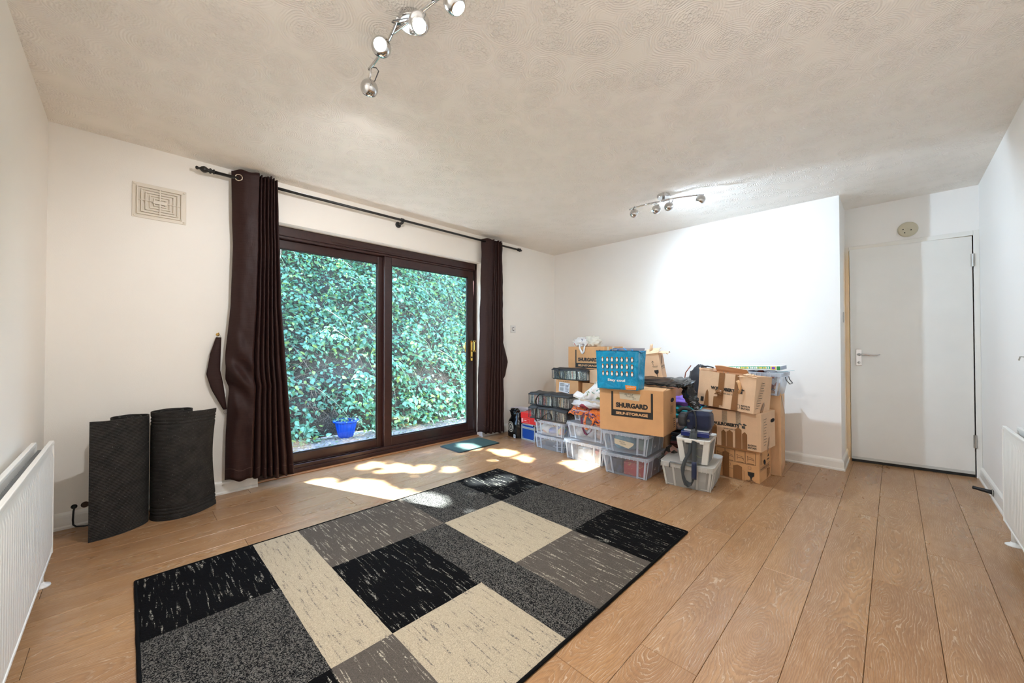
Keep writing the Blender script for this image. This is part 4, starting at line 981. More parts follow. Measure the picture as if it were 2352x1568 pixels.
# black carrier bag with round emblem, pale things behind
t = pile('carrier_bag', 'black plastic carrier bag with a round white emblem beside the curtain', 'bag', 3.235, 3.235, 0, -14)
b = MB()
def cb(u, v):
    a = u*2*pi; z = .285*v; w_ = .115*(1.06-.45*max(0, v-.62)/.38); d_ = .085*(1-.55*max(0, v-.55)/.45)
    x, y = w_*(abs(cos(a))**.7)*(1 if cos(a) > 0 else -1), d_*(abs(sin(a))**.7)*(1 if sin(a) > 0 else -1)
    k = .014*(abs(nz((x*9, y*9, z*11), 1.1, 3))*2-.3)*(0.25 if sin(a) < -.6 and .2 < v < .72 else 1)
    return (x*(1+k*6), y*(1+k*6)+.085, max(0, z+.015*nz((x*14, y*14, 1), 1.2)*v))
b.grid(cb, 56, 30); b.build('bag_body', BINBAG, t, smooth=True)
b = MB(); crumple(b, (-.02, .07, .280), (.085, .045, .05), 4, .30); b.build('knotted_top', BINBAG, t, smooth=True)
D = Decal(front('raw', -.0075)); D.ring(0, .125, .058, .064, 0, 28); D.ring(0, .125, .030, .048, 0, 14, 0, 2*pi)
D.ring(0, .125, .004, .010, 0, 10); D.ring(0, .125, .016, .020, 0, 20); D.build('round_emblem', simple('pale_print', (.62, .58, .50), .5), t)
D = Decal(front('raw', -.009))
for k in range(11):
    a = 2*pi*k/11; D.rect(.039*cos(a)-.004, .125+.039*sin(a)-.005, .039*cos(a)+.004, .125+.039*sin(a)+.005)
D.build('emblem_gaps', INK, t)
D = Decal(front('raw', -.010)); D.rect(.072, .008, .112, .048); D.build('white_tag', WHT, t); D = Decal(front('raw', -.011)); D.text('S', .080, .014, .102, .043, bold=.06); D.build('tag_letter', INK, t)
t = pile('carrier_bag', 'glossy black plastic bag slumped behind the red shoe box', 'bag', 3.47, 3.035, 0, 0)
b = MB(); crumple(b, (0, .12, .15), (.09, .12, .175), 9, .2); b.build('bag_body', BINBAG, t, smooth=True)
t = pile('paper_bundle', 'white paper edges poking up behind the bag with the emblem', 'papers', 3.41, 3.30, 0, 0)
b = MB(); b.box(-.12, .14, 0, .12, 0, .31); b.box(-.05, .16, .01, .10, .31, .322); b.build('sheets', simple('lilac_paper', (.62, .60, .68), .5, var=.15, vscale=20), t, bevel=.004)

# ------------------------------------------------------------------ clear bags of discs
CDM = m_random('disc_case_spine', [(.12, .12, .115), (.34, .33, .30), (.03, .03, .032), (.30, .05, .04), (.48, .44, .33), (.05, .06, .07), (.28, .17, .07), (.12, .15, .15), (.58, .57, .54), (.02, .02, .022), (.06, .09, .10), (.04, .04, .04)])
cdm = MB().box(-.0048, .0048, 0, .14, 0, .124).build('cd_proto', CDM, bevel=.0006); cdd = cdm.data; bpy.data.objects.remove(cdm)
def disc_bag(label, x, y, z, a, w_, h_, seed, glabel, group, handle, tilt=None, n=None):
    t = pile('disc_bag', label, 'bag', x, y, z, a, 'zipped see-through bags of discs', tilt)
    d_ = .17
    def lp(zz, s=1., o=0.): return [(p[0]+.004*nz((p[0]*8, p[1]*8, zz*9), 1.3, seed), p[1]+d_/2+.003*nz((p[0]*8, p[1]*9, zz*8), 1.3, seed+3), p[2]) for p in rrect(w_*s+o, d_*s+o, .02, zz, n=3)]
    b = MB(); b.loft([lp(.006), lp(h_*.3), lp(h_*.65), lp(h_-.006)], 0, False, False); b.build('clear_side', FILM, t, smooth=True)
    BF = simple('black_nylon_%d' % seed, (.022, .022, .024), .55, ns=40, bstr=.6)
    def top(u, v):
        x_, y_ = -w_/2-.006+(w_+.012)*u, -.010+(d_+.02)*v
        e = min(u, 1-u, v, 1-v)
        return (x_, y_, h_+.004+(.0 if e <= 0 else .010)+.014*nz((x_*7, y_*9, seed), 1.5)-(.014 if e <= 0 else 0))
    b = MB(); b.grid(top, 28, 10); b.build('zip_top', BF, t, smooth=True, solid=.004)
    b = MB(); b.loft([lp(.0, 1.01), lp(.008, 1.015)], 0, True, True)
    for q in (-w_*.5, -w_*.14, w_*.22, w_*.5): b.ribbon([(q, -.004, .004), (q+.004, -.0055, h_*.5), (q, -.004, h_)], (.016 if abs(q) < w_*.4 else .008, 0, 0), .0015)
    b.build('black_trim', BF, t, smooth=False)
    for hp in handle:
        b = MB(); b.ribbon(hp, (.006, .018, 0) if len(hp) > 5 else (.02, 0, 0), .0014); b.build('carry_strap', BF, t, smooth=True)
    mx = t.matrix_basis.copy(); mx = Matrix.LocRotScale(t.location, t.rotation_euler, None)
    n = n or int((w_-.03)/.0108)
    for k in range(n):
        o = bpy.data.objects.new('disc_case', cdd); C.objects.link(o)
        u = -w_/2+.018+(w_-.036)*k/(n-1)
        lean = (-.10 if seed % 2 else .06)+.05*sin(k*.7+seed)
        o.matrix_world = mx @ Matrix.Translation((u-lean*.06, .014+.004*R.random(), .010)) @ Matrix.Rotation(lean, 4, 'Y')
        o.scale = (1, 1, (h_-.018)/.128)
        tag(o, glabel, 'disc case', group)
    return t
disc_bag('see-through bag of discs resting on the tub beside the red shoe box', 3.085, 2.560, .306, 0, .50, .120, 1, 'plastic disc case standing in the lower see-through bag beside the red box', 'discs in the lower bag',
    [[(-.13, -.010, .125), (-.14, -.014, .09), (-.145, -.018, .04), (-.135, -.024, -.004), (-.11, -.028, -.018), (-.07, -.026, .0), (-.02, -.022, .05), (.03, -.014, .085), (.06, -.01, .07), (.075, -.012, .02)]])
disc_bag('see-through bag of discs stacked on another one, its black strap looped over', 3.125, 2.575, .443, 0, .54, .122, 2, 'plastic disc case standing in the upper see-through bag of the pair', 'discs in the upper bag',
    [[(-.06, -.006, .13), (-.10, -.010, .13), (-.135, -.016, .10), (-.160, -.022, .05), (-.150, -.02, .01), (-.12, -.016, -.01)], [(.02, -.006, .14), (.05, -.010, .12), (.07, -.014, .06), (.07, -.014, .0)]])
disc_bag('see-through bag of discs sagging over the box with the delivery label', 3.555, 2.625, .694, 0, .48, .112, 3, 'plastic disc case standing in the see-through bag under the rear self-storage box', 'discs in the rear bag',
    [[(-.14, -.006, .12), (-.15, -.012, .08), (-.13, -.014, .03), (-.10, -.012, .01)]])

# ------------------------------------------------------------------ rear cartons
t = pile('moving_box', 'plain brown box behind the disc bags, only its upper corner showing', 'box', 3.52, 2.70, 0, 0)
carton(t, .43, .33, .515, CARD3, 21)
t = pile('moving_box', 'brown box with a white delivery label, under the rear bag of discs', 'box', 3.555, 2.655, .520, 0)
carton(t, .315, .24, .170, CARD, 22, .002)
D = Decal(front(0, -.004)); D.poly([(-.115, .035), (.035, .018), (.045, .135), (-.105, .145)]); D.build('delivery_label', PAPER, t)
D = Decal(front(0, -.0055))
for k in range(9): D.rect(-.098+.006*k, .045+.001*(k % 3), -.095+.006*k, .085)
for k in range(7): D.rect(-.098, .095+.006*k, -.045+.008*((k*5) % 4), .098+.006*k)
for k in range(6): D.rect(-.02, .04+.014*k, .02+.004*(k % 3), .045+.014*k)
D.rect(.026, .12, .036, .13); D.rect(.018, .028, .030, .036); D.build('label_print', INK, t)
D = Decal(front(0, -.004)); [D.rect(-.12+.011*k_, .150, -.113+.011*k_, .158-.002*(k_ % 3)) for k_ in range(15)]; D.build('faint_print', simple('faint_ink', (.12, .07, .03), .8), t)
t = pile('moving_box', 'plain brown box standing under the small torn box behind the white printed bag', 'box', 3.60, 2.24, 0, 0)
carton(t, .47, .24, .672, CARD, 23, .003)
t = pile('moving_box', 'buff box with a torn corner between the rear disc bag and the blue shopping bag', 'box', 3.605, 2.215, .676, 0)
carton(t, .33, .22, .140, CARD2, 24, .003)
flap(t, (-.165, .0, .138), (-.165, .10, .138), (-.045, .0, -.012), CARD2, 'torn_flap', seed=4)
t = pile('moving_box', 'plain brown box hidden beneath the rear self-storage box', 'box', 3.87, 2.60, 0, 0)
carton(t, .50, .42, .726, CARD3, 25)
t = pile('moving_box', 'self-storage box at the back by the wall with a white carrier bag on it', 'box', 3.865, 2.605, .731, 0)
carton(t, .512, .42, .342, CARD, 26, .003); shurgard_print(t, -.150, .090, .35, .215)
D = Decal(side(.512, .260)); D.rect(.05, .24, .09, .34); D.rect(.16, .25, .21, .34); D.build('masking_tape_strip', MASK, t)
b = MB(); b.box(.05, .256, -.06, -.004, .095, .118); b.box(.18, .256, -.055, -.004, .0, .09); b.build('shelf_bracket', BLACKP, t)
bpy.data.objects.remove(t.children[-1])
t = pile('black_bracket', 'black plastic piece wedged between the rear self-storage box and the blue bag', 'plastic piece', 3.80, 2.33, .818, 0)
b = MB(); b.box(-.06, .10, 0, .05, .085, .105); b.box(.0, .05, .01, .05, 0, .085); b.build('body', BLACKP, t, bevel=.004)
t = pile('fragile_box', 'torn buff box marked fragile leaning between the blue bag and the wall', 'box', 3.55, 1.640, .745, 14, tilt=(4, -9))
carton(t, .20, .22, .26, CARD2, 27, .006, open_top=True)
flap(t, (-.10, 0, .26), (.10, 0, .26), (.03, .06, .045), CARD2, 'torn_flap', .02, 6); flap(t, (.10, 0, .26), (.10, .2, .26), (.075, 0, -.02), CARD2, 'torn_flap', .02, 7)
b = MB(); b.ribbon([(.02, .03, .25), (.035, .03, .30), (.045, .035, .335), (.05, .04, .35)], lambda u: (.030*(1-.5*abs(2*u-1)), .01, 0), .002); b.build('torn_scrap', CARD2, t, smooth=True)
D = Decal(front(0, -.008)); D.poly([(.035, .10), (.075, .10), (.073, .075), (.062, .062), (.058, .06), (.056, .032), (.076, .026), (.036, .026), (.053, .032), (.052, .06), (.048, .062), (.037, .075)]); D.line((.035, .145), (.035, .185), .003); D.line((.035, .19), (.025, .175), .003); D.line((.035, .19), (.045, .175), .003); D.rect(.025, .135, .075, .138); D.rect(.03, .125, .07, .127); D.build('printed_goblet', INK, t)
D = Decal(side(.2, .108)); D.text('FRAGILE HANDLE WITH CARE', .015, .115, .19, .130, bold=.01); D.rect(.01, .10, .2, .102); D.line((.06, .15), (.15, .22), .02); D.build('printed_text', simple('brown_ink', (.09, .06, .045), .7), t)
t = pile('moving_box', 'plain box behind the front self-storage box carrying the black refuse sack', 'box', 3.42, 1.69, 0, 0)
carton(t, .46, .40, .738, CARD3, 28)

# white printed bags between the stacks
PRB = NT('white_printed_bag'); c_ = PRB.coord(); g1 = PRB.noise(c_, 9, 4, .6, .4).outputs[0]; g2 = PRB.noise(PRB.n('Mapping', I_Vector=c_, I_Location=(3, 1, 2)).outputs[0], 12, 4, .6).outputs[0]
zz_ = PRB.n('SeparateXYZ', i0=c_)
colr = PRB.mix(PRB.ramp(g1, .53, .56), (.82, .81, .80), (.20, .27, .12)); colr = PRB.mix(PRB.ramp(g2, .60, .63), colr, (.10, .30, .24)); colr = PRB.mix(PRB.ramp(g2, .30, .27), colr, (.62, .08, .07))
PRB = PRB.done(PRB.bsdf(colr, .45, 0, g2, .3, .01))
WBAG = simple('white_carrier_plastic', (.80, .80, .79), .35, ns=30, bstr=.4)
t = pile('printed_bag', 'white bag with a green leafy print squashed between the box stacks', 'bag', 3.13, 2.12, .52, 0)
def pb(u, v):
    x = -.145+.36*u; top = .115+.11*max(0, min(1, (u-.25)/.4))-.02*exp(-((u-.25)/.10)**2)
    z = top*v-.01+.035*(1-u)*(1-v); y = .07*sin(pi*v)*(-1)+.09+.02*nz((u*5, v*4, 0), 1.4)-.02*v
    return (x, y, z+.008*nz((u*7, v*5, 3), 1.5))
b = MB(); b.grid(pb, 44, 24); b.build('bag_front', PRB, t, smooth=True, solid=.003)
b = MB(); crumple(b, (.08, .24, .10), (.13, .09, .115), 5, .18); b.build('bag_body', WBAG, t, smooth=True)
b = MB(); b.grid(lambda u, v: (-.05+.28*u, .0+.02*nz((u*5, v, 2), 1.5)-.01*v, .0+.05*v-.02*u), 30, 6); b.build('fold', simple('beige_fold', (.58, .50, .40), .6), t, smooth=True, solid=.003)
t = pile('folded_cloth', 'crumpled white and maroon cloth under the leafy printed bag', 'cloth', 3.10, 2.10, .475, 0)
b = MB(); crumple(b, (0, .10, .040), (.20, .11, .045), 8, .22); b.build('cloth', m_cells('maroon_white', [(.74, .73, .74), (.70, .70, .72), (.30, .03, .05)], 9), t, smooth=True)
ORB = NT('orange_patterned_cotton'); c_ = ORB.coord(); g1 = ORB.noise(c_, 26, 4, .65, .8).outputs[0]; g2 = ORB.noise(ORB.n('Mapping', I_Vector=c_, I_Location=(5, 1, 2)).outputs[0], 22, 4, .65, .8).outputs[0]
colr = ORB.mix(ORB.ramp(g1, .53, .55), (.72, .17, .015), (.055, .012, .05)); colr = ORB.mix(ORB.ramp(g2, .60, .62), colr, (.25, .20, .55)); colr = ORB.mix(ORB.ramp(g2, .36, .34), colr, (.78, .40, .28))
ORB = ORB.done(ORB.bsdf(colr, .8, 0, g1, .3, .01, Sheen_Weight=.3))
t = pile('tote_bag', 'orange and purple patterned cloth bag draped over the clear tub, straps dangling', 'bag', 3.085, 2.10, .415, 0)
def tb(u, v):
    x = -.18+.40*u; z = .065-.008*v+.012*nz((u*6, v*5, 1), 1.4); y = .24*(1-v)
    if v > .62: q = (v-.62)/.38; y = .24*.38*(1-q)*1-.012; z -= (.055+.05*(u > .55)*sin(pi*(u-.5)))*q
    return (x, y+.010*nz((u*7, v*6, 5), 1.5), z+.006)
b = MB(); b.grid(tb, 50, 30); b.build('bag_cloth', ORB, t, smooth=True, solid=.006)
b = MB(); b.grid(lambda u, v: (.05+.15*u+.01*v, -.016-.014*sin(pi*u)-.01*nz((u*5, v*5, 2), 1.5), .055-.155*v*(.35+.65*u)), 20, 20); b.build('hanging_fold', ORB, t, smooth=True, solid=.006)
PURP = simple('purple_strap', (.11, .015, .05), .7, var=.5, vscale=60)
b = MB(); b.ribbon([(.02, -.030, .035), (-.005, -.034, -.02), (.0, -.036, -.09), (.035, -.038, -.155), (.06, -.038, -.165), (.10, -.036, -.13), (.115, -.034, -.09), (.135, -.032, -.04), (.15, -.03, .02)], lambda u: (.016, .004, .012*sin(pi*u)), .0015); b.build('strap', PURP, t, smooth=True)
b = MB(); b.ribbon([(.05, -.032, .03), (.03, -.038, -.04), (.035, -.04, -.09), (.06, -.042, -.115), (.09, -.042, -.10), (.12, -.04, -.05), (.14, -.035, .01)], lambda u: (.022, .004, .012*sin(pi*u)), .0015); b.build('strap', ORB, t, smooth=True)
t = pile('carrier_bag', 'crumpled white carrier bag with red and blue print on the rear self-storage box', 'bag', 3.88, 2.665, 1.075, 0)
WPR = NT('white_red_print'); c_ = WPR.coord(); g1 = WPR.noise(c_, 15, 4, .6, .5).outputs[0]; g2 = WPR.noise(WPR.n('Mapping', I_Vector=c_, I_Location=(5, 1, 2)).outputs[0], 17, 4, .6).outputs[0]
colr = WPR.mix(WPR.ramp(g1, .61, .63), (.80, .79, .79), (.55, .04, .05)); colr = WPR.mix(WPR.ramp(g2, .63, .65), colr, (.06, .05, .14)); WPR = WPR.done(WPR.bsdf(colr, .4, 0, g1, .3, .01))
b = MB(); crumple(b, (-.06, .10, .045), (.125, .09, .062), 2, .22); b.build('bag_body', WPR, t, smooth=True)
b = MB(); crumple(b, (.075, .12, .055), (.105, .08, .072), 12, .24); b.build('bag_side', simple('cream_lining', (.70, .67, .58), .5, ns=22, bstr=.6, var=.12, vscale=14), t, smooth=True)
b = MB(); b.ribbon([(-.03, -.008, .03), (-.02, -.026, -.02), (.01, -.030, -.065), (.03, -.030, -.085), (.042, -.028, -.06), (.045, -.018, .0), (.06, -.004, .04)], lambda u: (.022, .004, .012*sin(pi*u)), .0015); b.build('handle', WBAG, t, smooth=True)

# ------------------------------------------------------------------ refuse sack, clothes heap, rucksack
t = pile('refuse_sack', 'shiny black refuse sack draped behind the front box and down to the camera bag', 'sack', 3.13, 1.30, 0, 0)
def sack(u, v):
    path = [Vector((-.42, .22, .768)), Vector((-.10, .16, .772)), Vector((.06, .12, .782)), Vector((.12, .07, .775)), Vector((.15, .02, .70)), Vector((.19, -.01, .635)), Vector((.225, -.02, .60))]
    f = u*(len(path)-1); i = min(int(f), len(path)-2); q = f-i; p = path[i].lerp(path[i+1], q)
    r = .062+.016*sin(u*5)-.018*max(0, u-.8)/.2-.012*exp(-((u-.55)/.1)**2)
    a = v*2*pi; k = 1+.30*(abs(nz((u*9, cos(a)*1.4, sin(a)*1.4), 1.6, 2))*2-.4)
    return (p.x+(.022*cos(a) if u < .5 else .75*r*cos(a))*k, p.y+r*1.1*sin(a)*k if u < .5 else p.y+r*.6*sin(a)*k, p.z+r*(.42 if u < .5 else .45)*cos(a-1)*k)
b = MB(); b.grid(sack, 90, 36); b.build('sack_film', BINBAG, t, smooth=True)
t = pile('clothes_heap', 'purple and teal clothes heaped behind the refuse sack and camera bag', 'clothes', 3.47, 1.34, 0, 0)
TEAL = simple('teal_cloth', (.02, .36, .42), .7, ns=30, bstr=.4, var=.2); PUR = simple('purple_cloth', (.22, .12, .55), .6, ns=30, bstr=.4, var=.2)
b = MB(); crumple(b, (.0, .16, .57), (.15, .13, .055), 3, .18); b.build('purple_garment', PUR, t, smooth=True)
b = MB(); crumple(b, (.02, .15, .51), (.155, .14, .055), 6, .18); b.build('teal_garment', TEAL, t, smooth=True)
b = MB(); crumple(b, (-.02, .14, .40), (.15, .13, .10), 9, .2); b.build('pale_garment', m_cells('pale_mixed', [(.7, .68, .66), (.62, .60, .62), (.55, .42, .38), (.25, .25, .3)], 20), t, smooth=True)
b = MB(); crumple(b, (.03, .08, .455), (.12, .08, .05), 13, .2); b.build('teal_garment', TEAL, t, smooth=True)
t = pile('dark_crate', 'dark slatted stack of flat things under the clothes heap', 'crate', 3.455, 1.30, 0, 0)
b = MB()
for k in range(9): b.box(-.13+.006*sin(k*2.), .13+.006*sin(k*3.), .006*sin(k*5.)+.008, .22, .004+k*.034, .032+k*.034)
b.build('flat_items', m_cells('dark_items', [(.03, .03, .035), (.05, .04, .045), (.02, .02, .02), (.18, .05, .05), (.08, .085, .10)], 7), t, bevel=.002)
t = pile('soft_toy', 'pink and black patched soft thing between the clear tubs', 'soft toy', 3.215, 1.345, .085, 0)
b = MB(); crumple(b, (0, .05, .07), (.055, .05, .085), 4, .08, flat=False); b.build('body', m_cells('pink_black_patch', [(.55, .32, .28), (.55, .32, .28), (.03, .03, .03)], 26, .8), t, smooth=True)
t = pile('tool_tray', 'low grey tray on the floor under the soft patched thing', 'tray', 3.20, 1.31, 0, 0)
MB().box(-.07, .075, 0, .15, 0, .088).build('body', simple('charcoal_plastic', (.03, .03, .032), .5), t, bevel=.004)
t = pile('rucksack', 'black rucksack standing behind the uppermost taped moving box', 'rucksack', 3.86, 1.345, .56, 0)
b = MB(); crumple(b, (0, .10, .15), (.11, .10, .18), 7, .10); b.build('bag_body', m_fabric('black_nylon_bag', (.02, .022, .026), .6), t, smooth=True)
b = MB(); b.tube([(-.10, .03, .05), (-.118, .0, .15), (-.10, -.0, .26), (-.06, .03, .33)], .005, 8); b.build('piping', simple('rust_piping', (.25, .07, .03), .6), t, smooth=True)
t = pile('moving_box', 'plain box at the back under the black rucksack', 'box', 3.86, 1.40, 0, 0)
carton(t, .28, .30, .555, CARD3, 30)

# ------------------------------------------------------------------ lidded tubs in front, camera bag and strap
t = pile('storage_tub', 'wide low clear tub with grey clips standing nearest the open floor', 'tub', 2.985, 1.120, 0, 8)
tub(t, .365, .43, .180, .87, rim=.030, mt=POLYM, mr=POLYMR, lid=2, r=.04, ribs=(-.26, .22), side_ribs=True)
b = MB(); b.tube([(-.115, -.016, .150), (-.112, -.024, .178), (-.108, -.020, .192), (.05, -.020, .188), (.055, -.024, .150)], .005, 8); b.build('clip', GREYH, t, smooth=True)
for k, (dy, c_) in enumerate(((.09, (.16, .15, .14)), (.03, (.22, .20, .18)), (-.02, (.20, .19, .16)), (-.09, (.28, .27, .25)))):
    t = thing_box('small_carton', 'small grey packet standing inside the wide low tub', 'packet', 3.04, 1.125+dy, .006, .055, .09, .10+.01*(k % 2), simple('packet_grey%d' % k, c_, .5, var=.3, vscale=30), 8, group='packets inside the wide low tub')
    D = Decal(front(0, -.002)); D.frame(-.016, .03, .016, .065, .004); D.build('printed_square', WHT, t)
thing_box('folder_stack', 'dark folders lying inside the wide low tub', 'folders', 3.15, 1.12, .006, .26, .22, .10, m_cells('folders', [(.12, .12, .12), (.2, .2, .19), (.08, .09, .11)], 14), 8)
t = pile('storage_tub', 'white-cornered tub with a clear front standing on the wide low tub', 'tub', 3.000, 1.075, .195, 8)
WT = simple('ivory_plastic', (.70, .69, .64), .4)
w_, d_, h_ = .225, .30, .172
def lpE(z, s): return [(p[0], p[1]+d_/2, p[2]) for p in rrect(w_*s, d_*s, .02, z, n=3)]
b = MB(); b.loft([lpE(.001, .80), lpE(h_, .98)], 0, True, False); b.build('tub_wall', m_poly('smoky_polypropylene', (.45, .47, .46), .30), t, solid=.0025)
b = MB()
for sx in (-1, 1):
    for sy in (0, 1):
        def q(z, s): 
            x, y = sx*w_/2*s, d_/2+(-1 if sy == 0 else 1)*d_/2*s
            iy = .010 if sy == 0 else -.010
            return [(x+sx*.003, y-iy*.4, z), (x+sx*.003, y+iy*4, z), (x-sx*.004, y+iy*4, z), (x-sx*.004, y+iy*.5, z), (x-sx*.036, y+iy*.5, z), (x-sx*.036, y-iy*.4, z)]
        b = MB(); b.loft([q(0.001, .80), q(h_, .98)]); b.build('corner_post', WT, t)
b = MB(); b.loft([lpE(h_-.004, .98), lpE(h_-.004, 1.04), lpE(h_+.012, 1.06), lpE(h_+.016, 1.04), lpE(h_+.010, .92), lpE(h_+.009, .90)], 0, False, True); b.build('lid', WT, t)
b = MB(); b.box(-.055, -.005, -.016, -.004, h_-.014, h_+.014); b.box(.05, .08, -.016, -.004, h_-.014, h_+.014); b.build('clip', WT, t, bevel=.003)
t = pile('speaker', 'dark object with a lime green ring inside the white-cornered tub', 'device', 3.055, 1.075, .200, 8)
MB().box(-.072, .072, 0, .14, 0, .145).build('body', simple('charcoal_body', (.025, .026, .027), .5), t, bevel=.01)
b = MB(); b.tube([(.032+.030*cos(a), -.003, .075+.036*sin(a)) for a in [2*pi*k/24 for k in range(25)]], .0022, 6); b.build('green_ring', simple('lime_green', (.28, .45, .05), .5), t, smooth=True)
t = pile('boxed_game', 'flat glossy dark blue box under the navy camera bag', 'box', 3.030, 1.070, .382+.012, 12)
MB().box(-.098, .098, 0, .20, 0, .036).build('box_body', simple('navy_gloss', (.006, .016, .12), .25), t, bevel=.005)
MB().box(-.080, .095, .02, .20, .036, .046).build('plastic_insert', simple('clear_insert', (.45, .47, .5), .2), t, bevel=.003)
NAVY = m_fabric('navy_cordura', (.016, .022, .055), .75, sc=700)
t = pile('camera_bag', 'navy camera bag with grey top and black straps on the white-cornered tub', 'camera bag', 3.045, 1.085, .442, 8)
def rb(cx_, cy_, cz_, wx, wy, wz, r_, mt, name, sd=0, tp=1.):
    mb = MB(); loops = []
    for k in range(13):
        q = k/12; a = (q-.5)*pi; z = cz_+wz/2*(2*q-1); s = max(.70, 1-abs(2*q-1)**7)**.6
        loops.append([(cx_+p[0], cy_+p[1], z+.003*nz((p[0]*12, p[1]*12, z*12), 1.2, sd)) for p in rrect(wx*s*(1-(1-tp)*q), wy*s, min(r_, wx*s*.45*(1-(1-tp)*q)), 0, n=4)])
    mb.loft(loops); return mb.build(name, mt, t, smooth=True)
rb(.052, .10, .070, .135, .17, .140, .03, NAVY, 'main_compartment', 1, .88)
rb(-.030, .085, .066, .060, .15, .128, .028, NAVY, 'side_pocket', 2)
rb(-.085, .085, .060, .075, .13, .095, .03, simple('charcoal_rubber', (.028, .030, .034), .55), 'lens_pouch', 3)
b = MB(); b.grid(lambda u, v: (-.02+.13*u, .03+.10*v+.02*u, .139+.004*sin(pi*u)+.002*nz((u*4, v*4, 0), 1.)), 10, 6); b.build('grey_panel', simple('grey_fabric', (.24, .25, .26), .8, ns=300), t, smooth=True, solid=.004)
GST = m_fabric('grey_webbing', (.045, .052, .055), .7, sc=900)
b = MB(); b.tube([(-.052, .005, .02), (-.055, -.004, .08), (-.04, .0, .125), (-.005, .01, .145), (.01, .0, .135), (.018, -.008, .10), (.022, -.010, .04), (.020, -.010, 0.0)], .006, 8); b.build('carry_strap', simple('black_webbing', (.015, .015, .015), .6), t, smooth=True)
b = MB(); b.lathe([(0, 0), (.010, 0), (.010, .002), (0, .002)], 16, ax=(0, -1, 0)); b.build('round_badge', simple('taupe_badge', (.09, .085, .07), .6), t, loc=(-.035, .004, .065))
b = MB(); b.tube([(-.07+.045*cos(a), .06, .12+.03*sin(a)) for a in [pi*k/12 for k in range(13)]], .014, 10); b.build('top_handle', simple('black_webbing_top', (.015, .015, .015), .6), t, smooth=True)
y_ = -.085
b = MB(); b.ribbon([(.0, .0, .0), (-.004, -.035, -.03), (-.006, -.055, -.09), (-.012, -.062, -.15), (-.040, y_, -.215), (-.056, y_-.008, -.27), (-.055, y_-.008, -.335), (-.040, y_-.010, -.378), (-.012, y_-.012, -.392), (.012, y_-.010, -.372), (.020, y_-.004, -.32), (.021, y_, -.25), (.019, -.07, -.16), (.018, -.055, -.08), (.017, -.034, -.03), (.012, .0, .0)],
    lambda u: (.030, .006, .012*sin(pi*u)) if not .38 < u < .62 else (.012, .012, .034), .0018); b.build('shoulder_strap', GST, t, smooth=True)
b = MB(); b.grid(lambda u, v: (.004+.034*u, y_-.008+.008*v, -.345+.125*v), 2, 6); b.build('strap_pad', NAVY, t, smooth=True, solid=.006)

# ------------------------------------------------------------------ taped moving boxes
def wer_logo(D, u, v, s):
    D.poly([(u, v), (u+s*.9, v-.12*s), (u+s*.9, v+.72*s), (u, v+.75*s)]); D.poly([(u, v+.8*s), (u-s*1.1, v+1.35*s), (u-s*.5, v+1.55*s), (u, v+1.15*s)]); D.poly([(u+.15*s, v+1.1*s), (u+.9*s, v+.8*s), (u+1.5*s, v+1.05*s), (u+.6*s, v+1.5*s)])
def wer_print(t, su, sv, w_, dy=-.007, cover=False):
    D = Decal(front(0, dy)); D.text('W.E.ROBERTS', su, sv, su+w_, sv+.028, bold=.065); D.text('www.wer.co.uk', su+w_*.42, sv-.026, su+w_, sv-.010, bold=.01); D.build('printed_text', INK, t)
    D = Decal(front(0, dy)); wer_logo(D, su+w_+.018, sv+.0, .026); D.build('printed_box_mark', simple('grey_ink', (.055, .05, .045), .6), t)
def tick_list(t, x, u0, v0, v1, n, du=.05, sl=0.):
    D = Decal(side(0, x))
    for k in range(n):
        v = v0+(v1-v0)*k/(n-1); uu = u0+sl*k; D.ring(uu, v, .0055, .007, 0, 10); D.rect(uu+.010, v-.002, uu+.028+du*(.4+.6*((k*7) % 5)/5), v+.002)
    D.build('tick_list', simple('list_ink_%d' % n, (.07, .055, .04), .7), t)
# bottom
t = pile('moving_box', 'battered brown box printed with furniture drawings and fragile goblet, bottom of its stack', 'box', 3.515, .960, 0, -3)
w_, d_, h_ = .415, .30, .256
carton(t, w_, d_, h_, CARD, 31, .004, bulge=.002)
Y_ = -.0033
D = Decal(front('raw', Y_))
for k in range(5):
    a0 = -.19+.075*k; D.frame(a0, .135, a0+.072, .235, .0018)
    z = .165; D.line((a0+.012, z+.035), (a0+.018, z+.012), .002); D.line((a0+.012, z+.035), (a0+.026, z+.028), .002); D.line((a0+.018, z+.014), (a0+.060, z+.010), .003); D.line((a0+.060, z+.012), (a0+.060, z-.006), .002); D.line((a0+.016, z+.014), (a0+.016, z-.006), .002); D.line((a0+.026, z+.028), (a0+.060, z+.020), .002); D.rect(a0+.01, .141, a0+.062, .144)
D.frame(.128, .098, .150, .120, .0015); D.frame(-.02, .098, .0, .120, .0015); D.line((-.2, .085), (.10, .075), .0015); D.line((.10, .075), (.10, .005), .0015)
D.poly([(.125, .078), (.172, .078), (.170, .050), (.157, .038), (.152, .018), (.170, .012), (.128, .012), (.146, .018), (.141, .038), (.127, .050)]); D.text('FRAGILE', .115, -.0+.002, .180, .010, bold=.02)
D.build('furniture_print', INK, t)
for (a, c, v1) in ((-.17, -.125, .12), (-.06, -.01, .20), (.02, .085, .105)): ftape(t, a, .004, c, v1, -.0042, .012)
D = Decal(side(w_, w_/2+.007)); D.text('FRAGILE HANDLE WITH CARE', .015, .098, .25, .112, bold=.01); D.rect(.01, .090, .28, .092); D.rect(.01, .12, .28, .122)
D.line((.03, .14), (.03, .235), .004); D.line((.055, .14), (.055, .235), .004); D.line((.03, .235), (.022, .215), .004); D.line((.055, .235), (.063, .215), .004); [D.rect(.19+.014*k_, .15, .20+.014*k_, .160) for k_ in range(5)]; D.poly([(.21, .175), (.25, .175), (.23, .20)]); D.build('printed_text', INK, t)
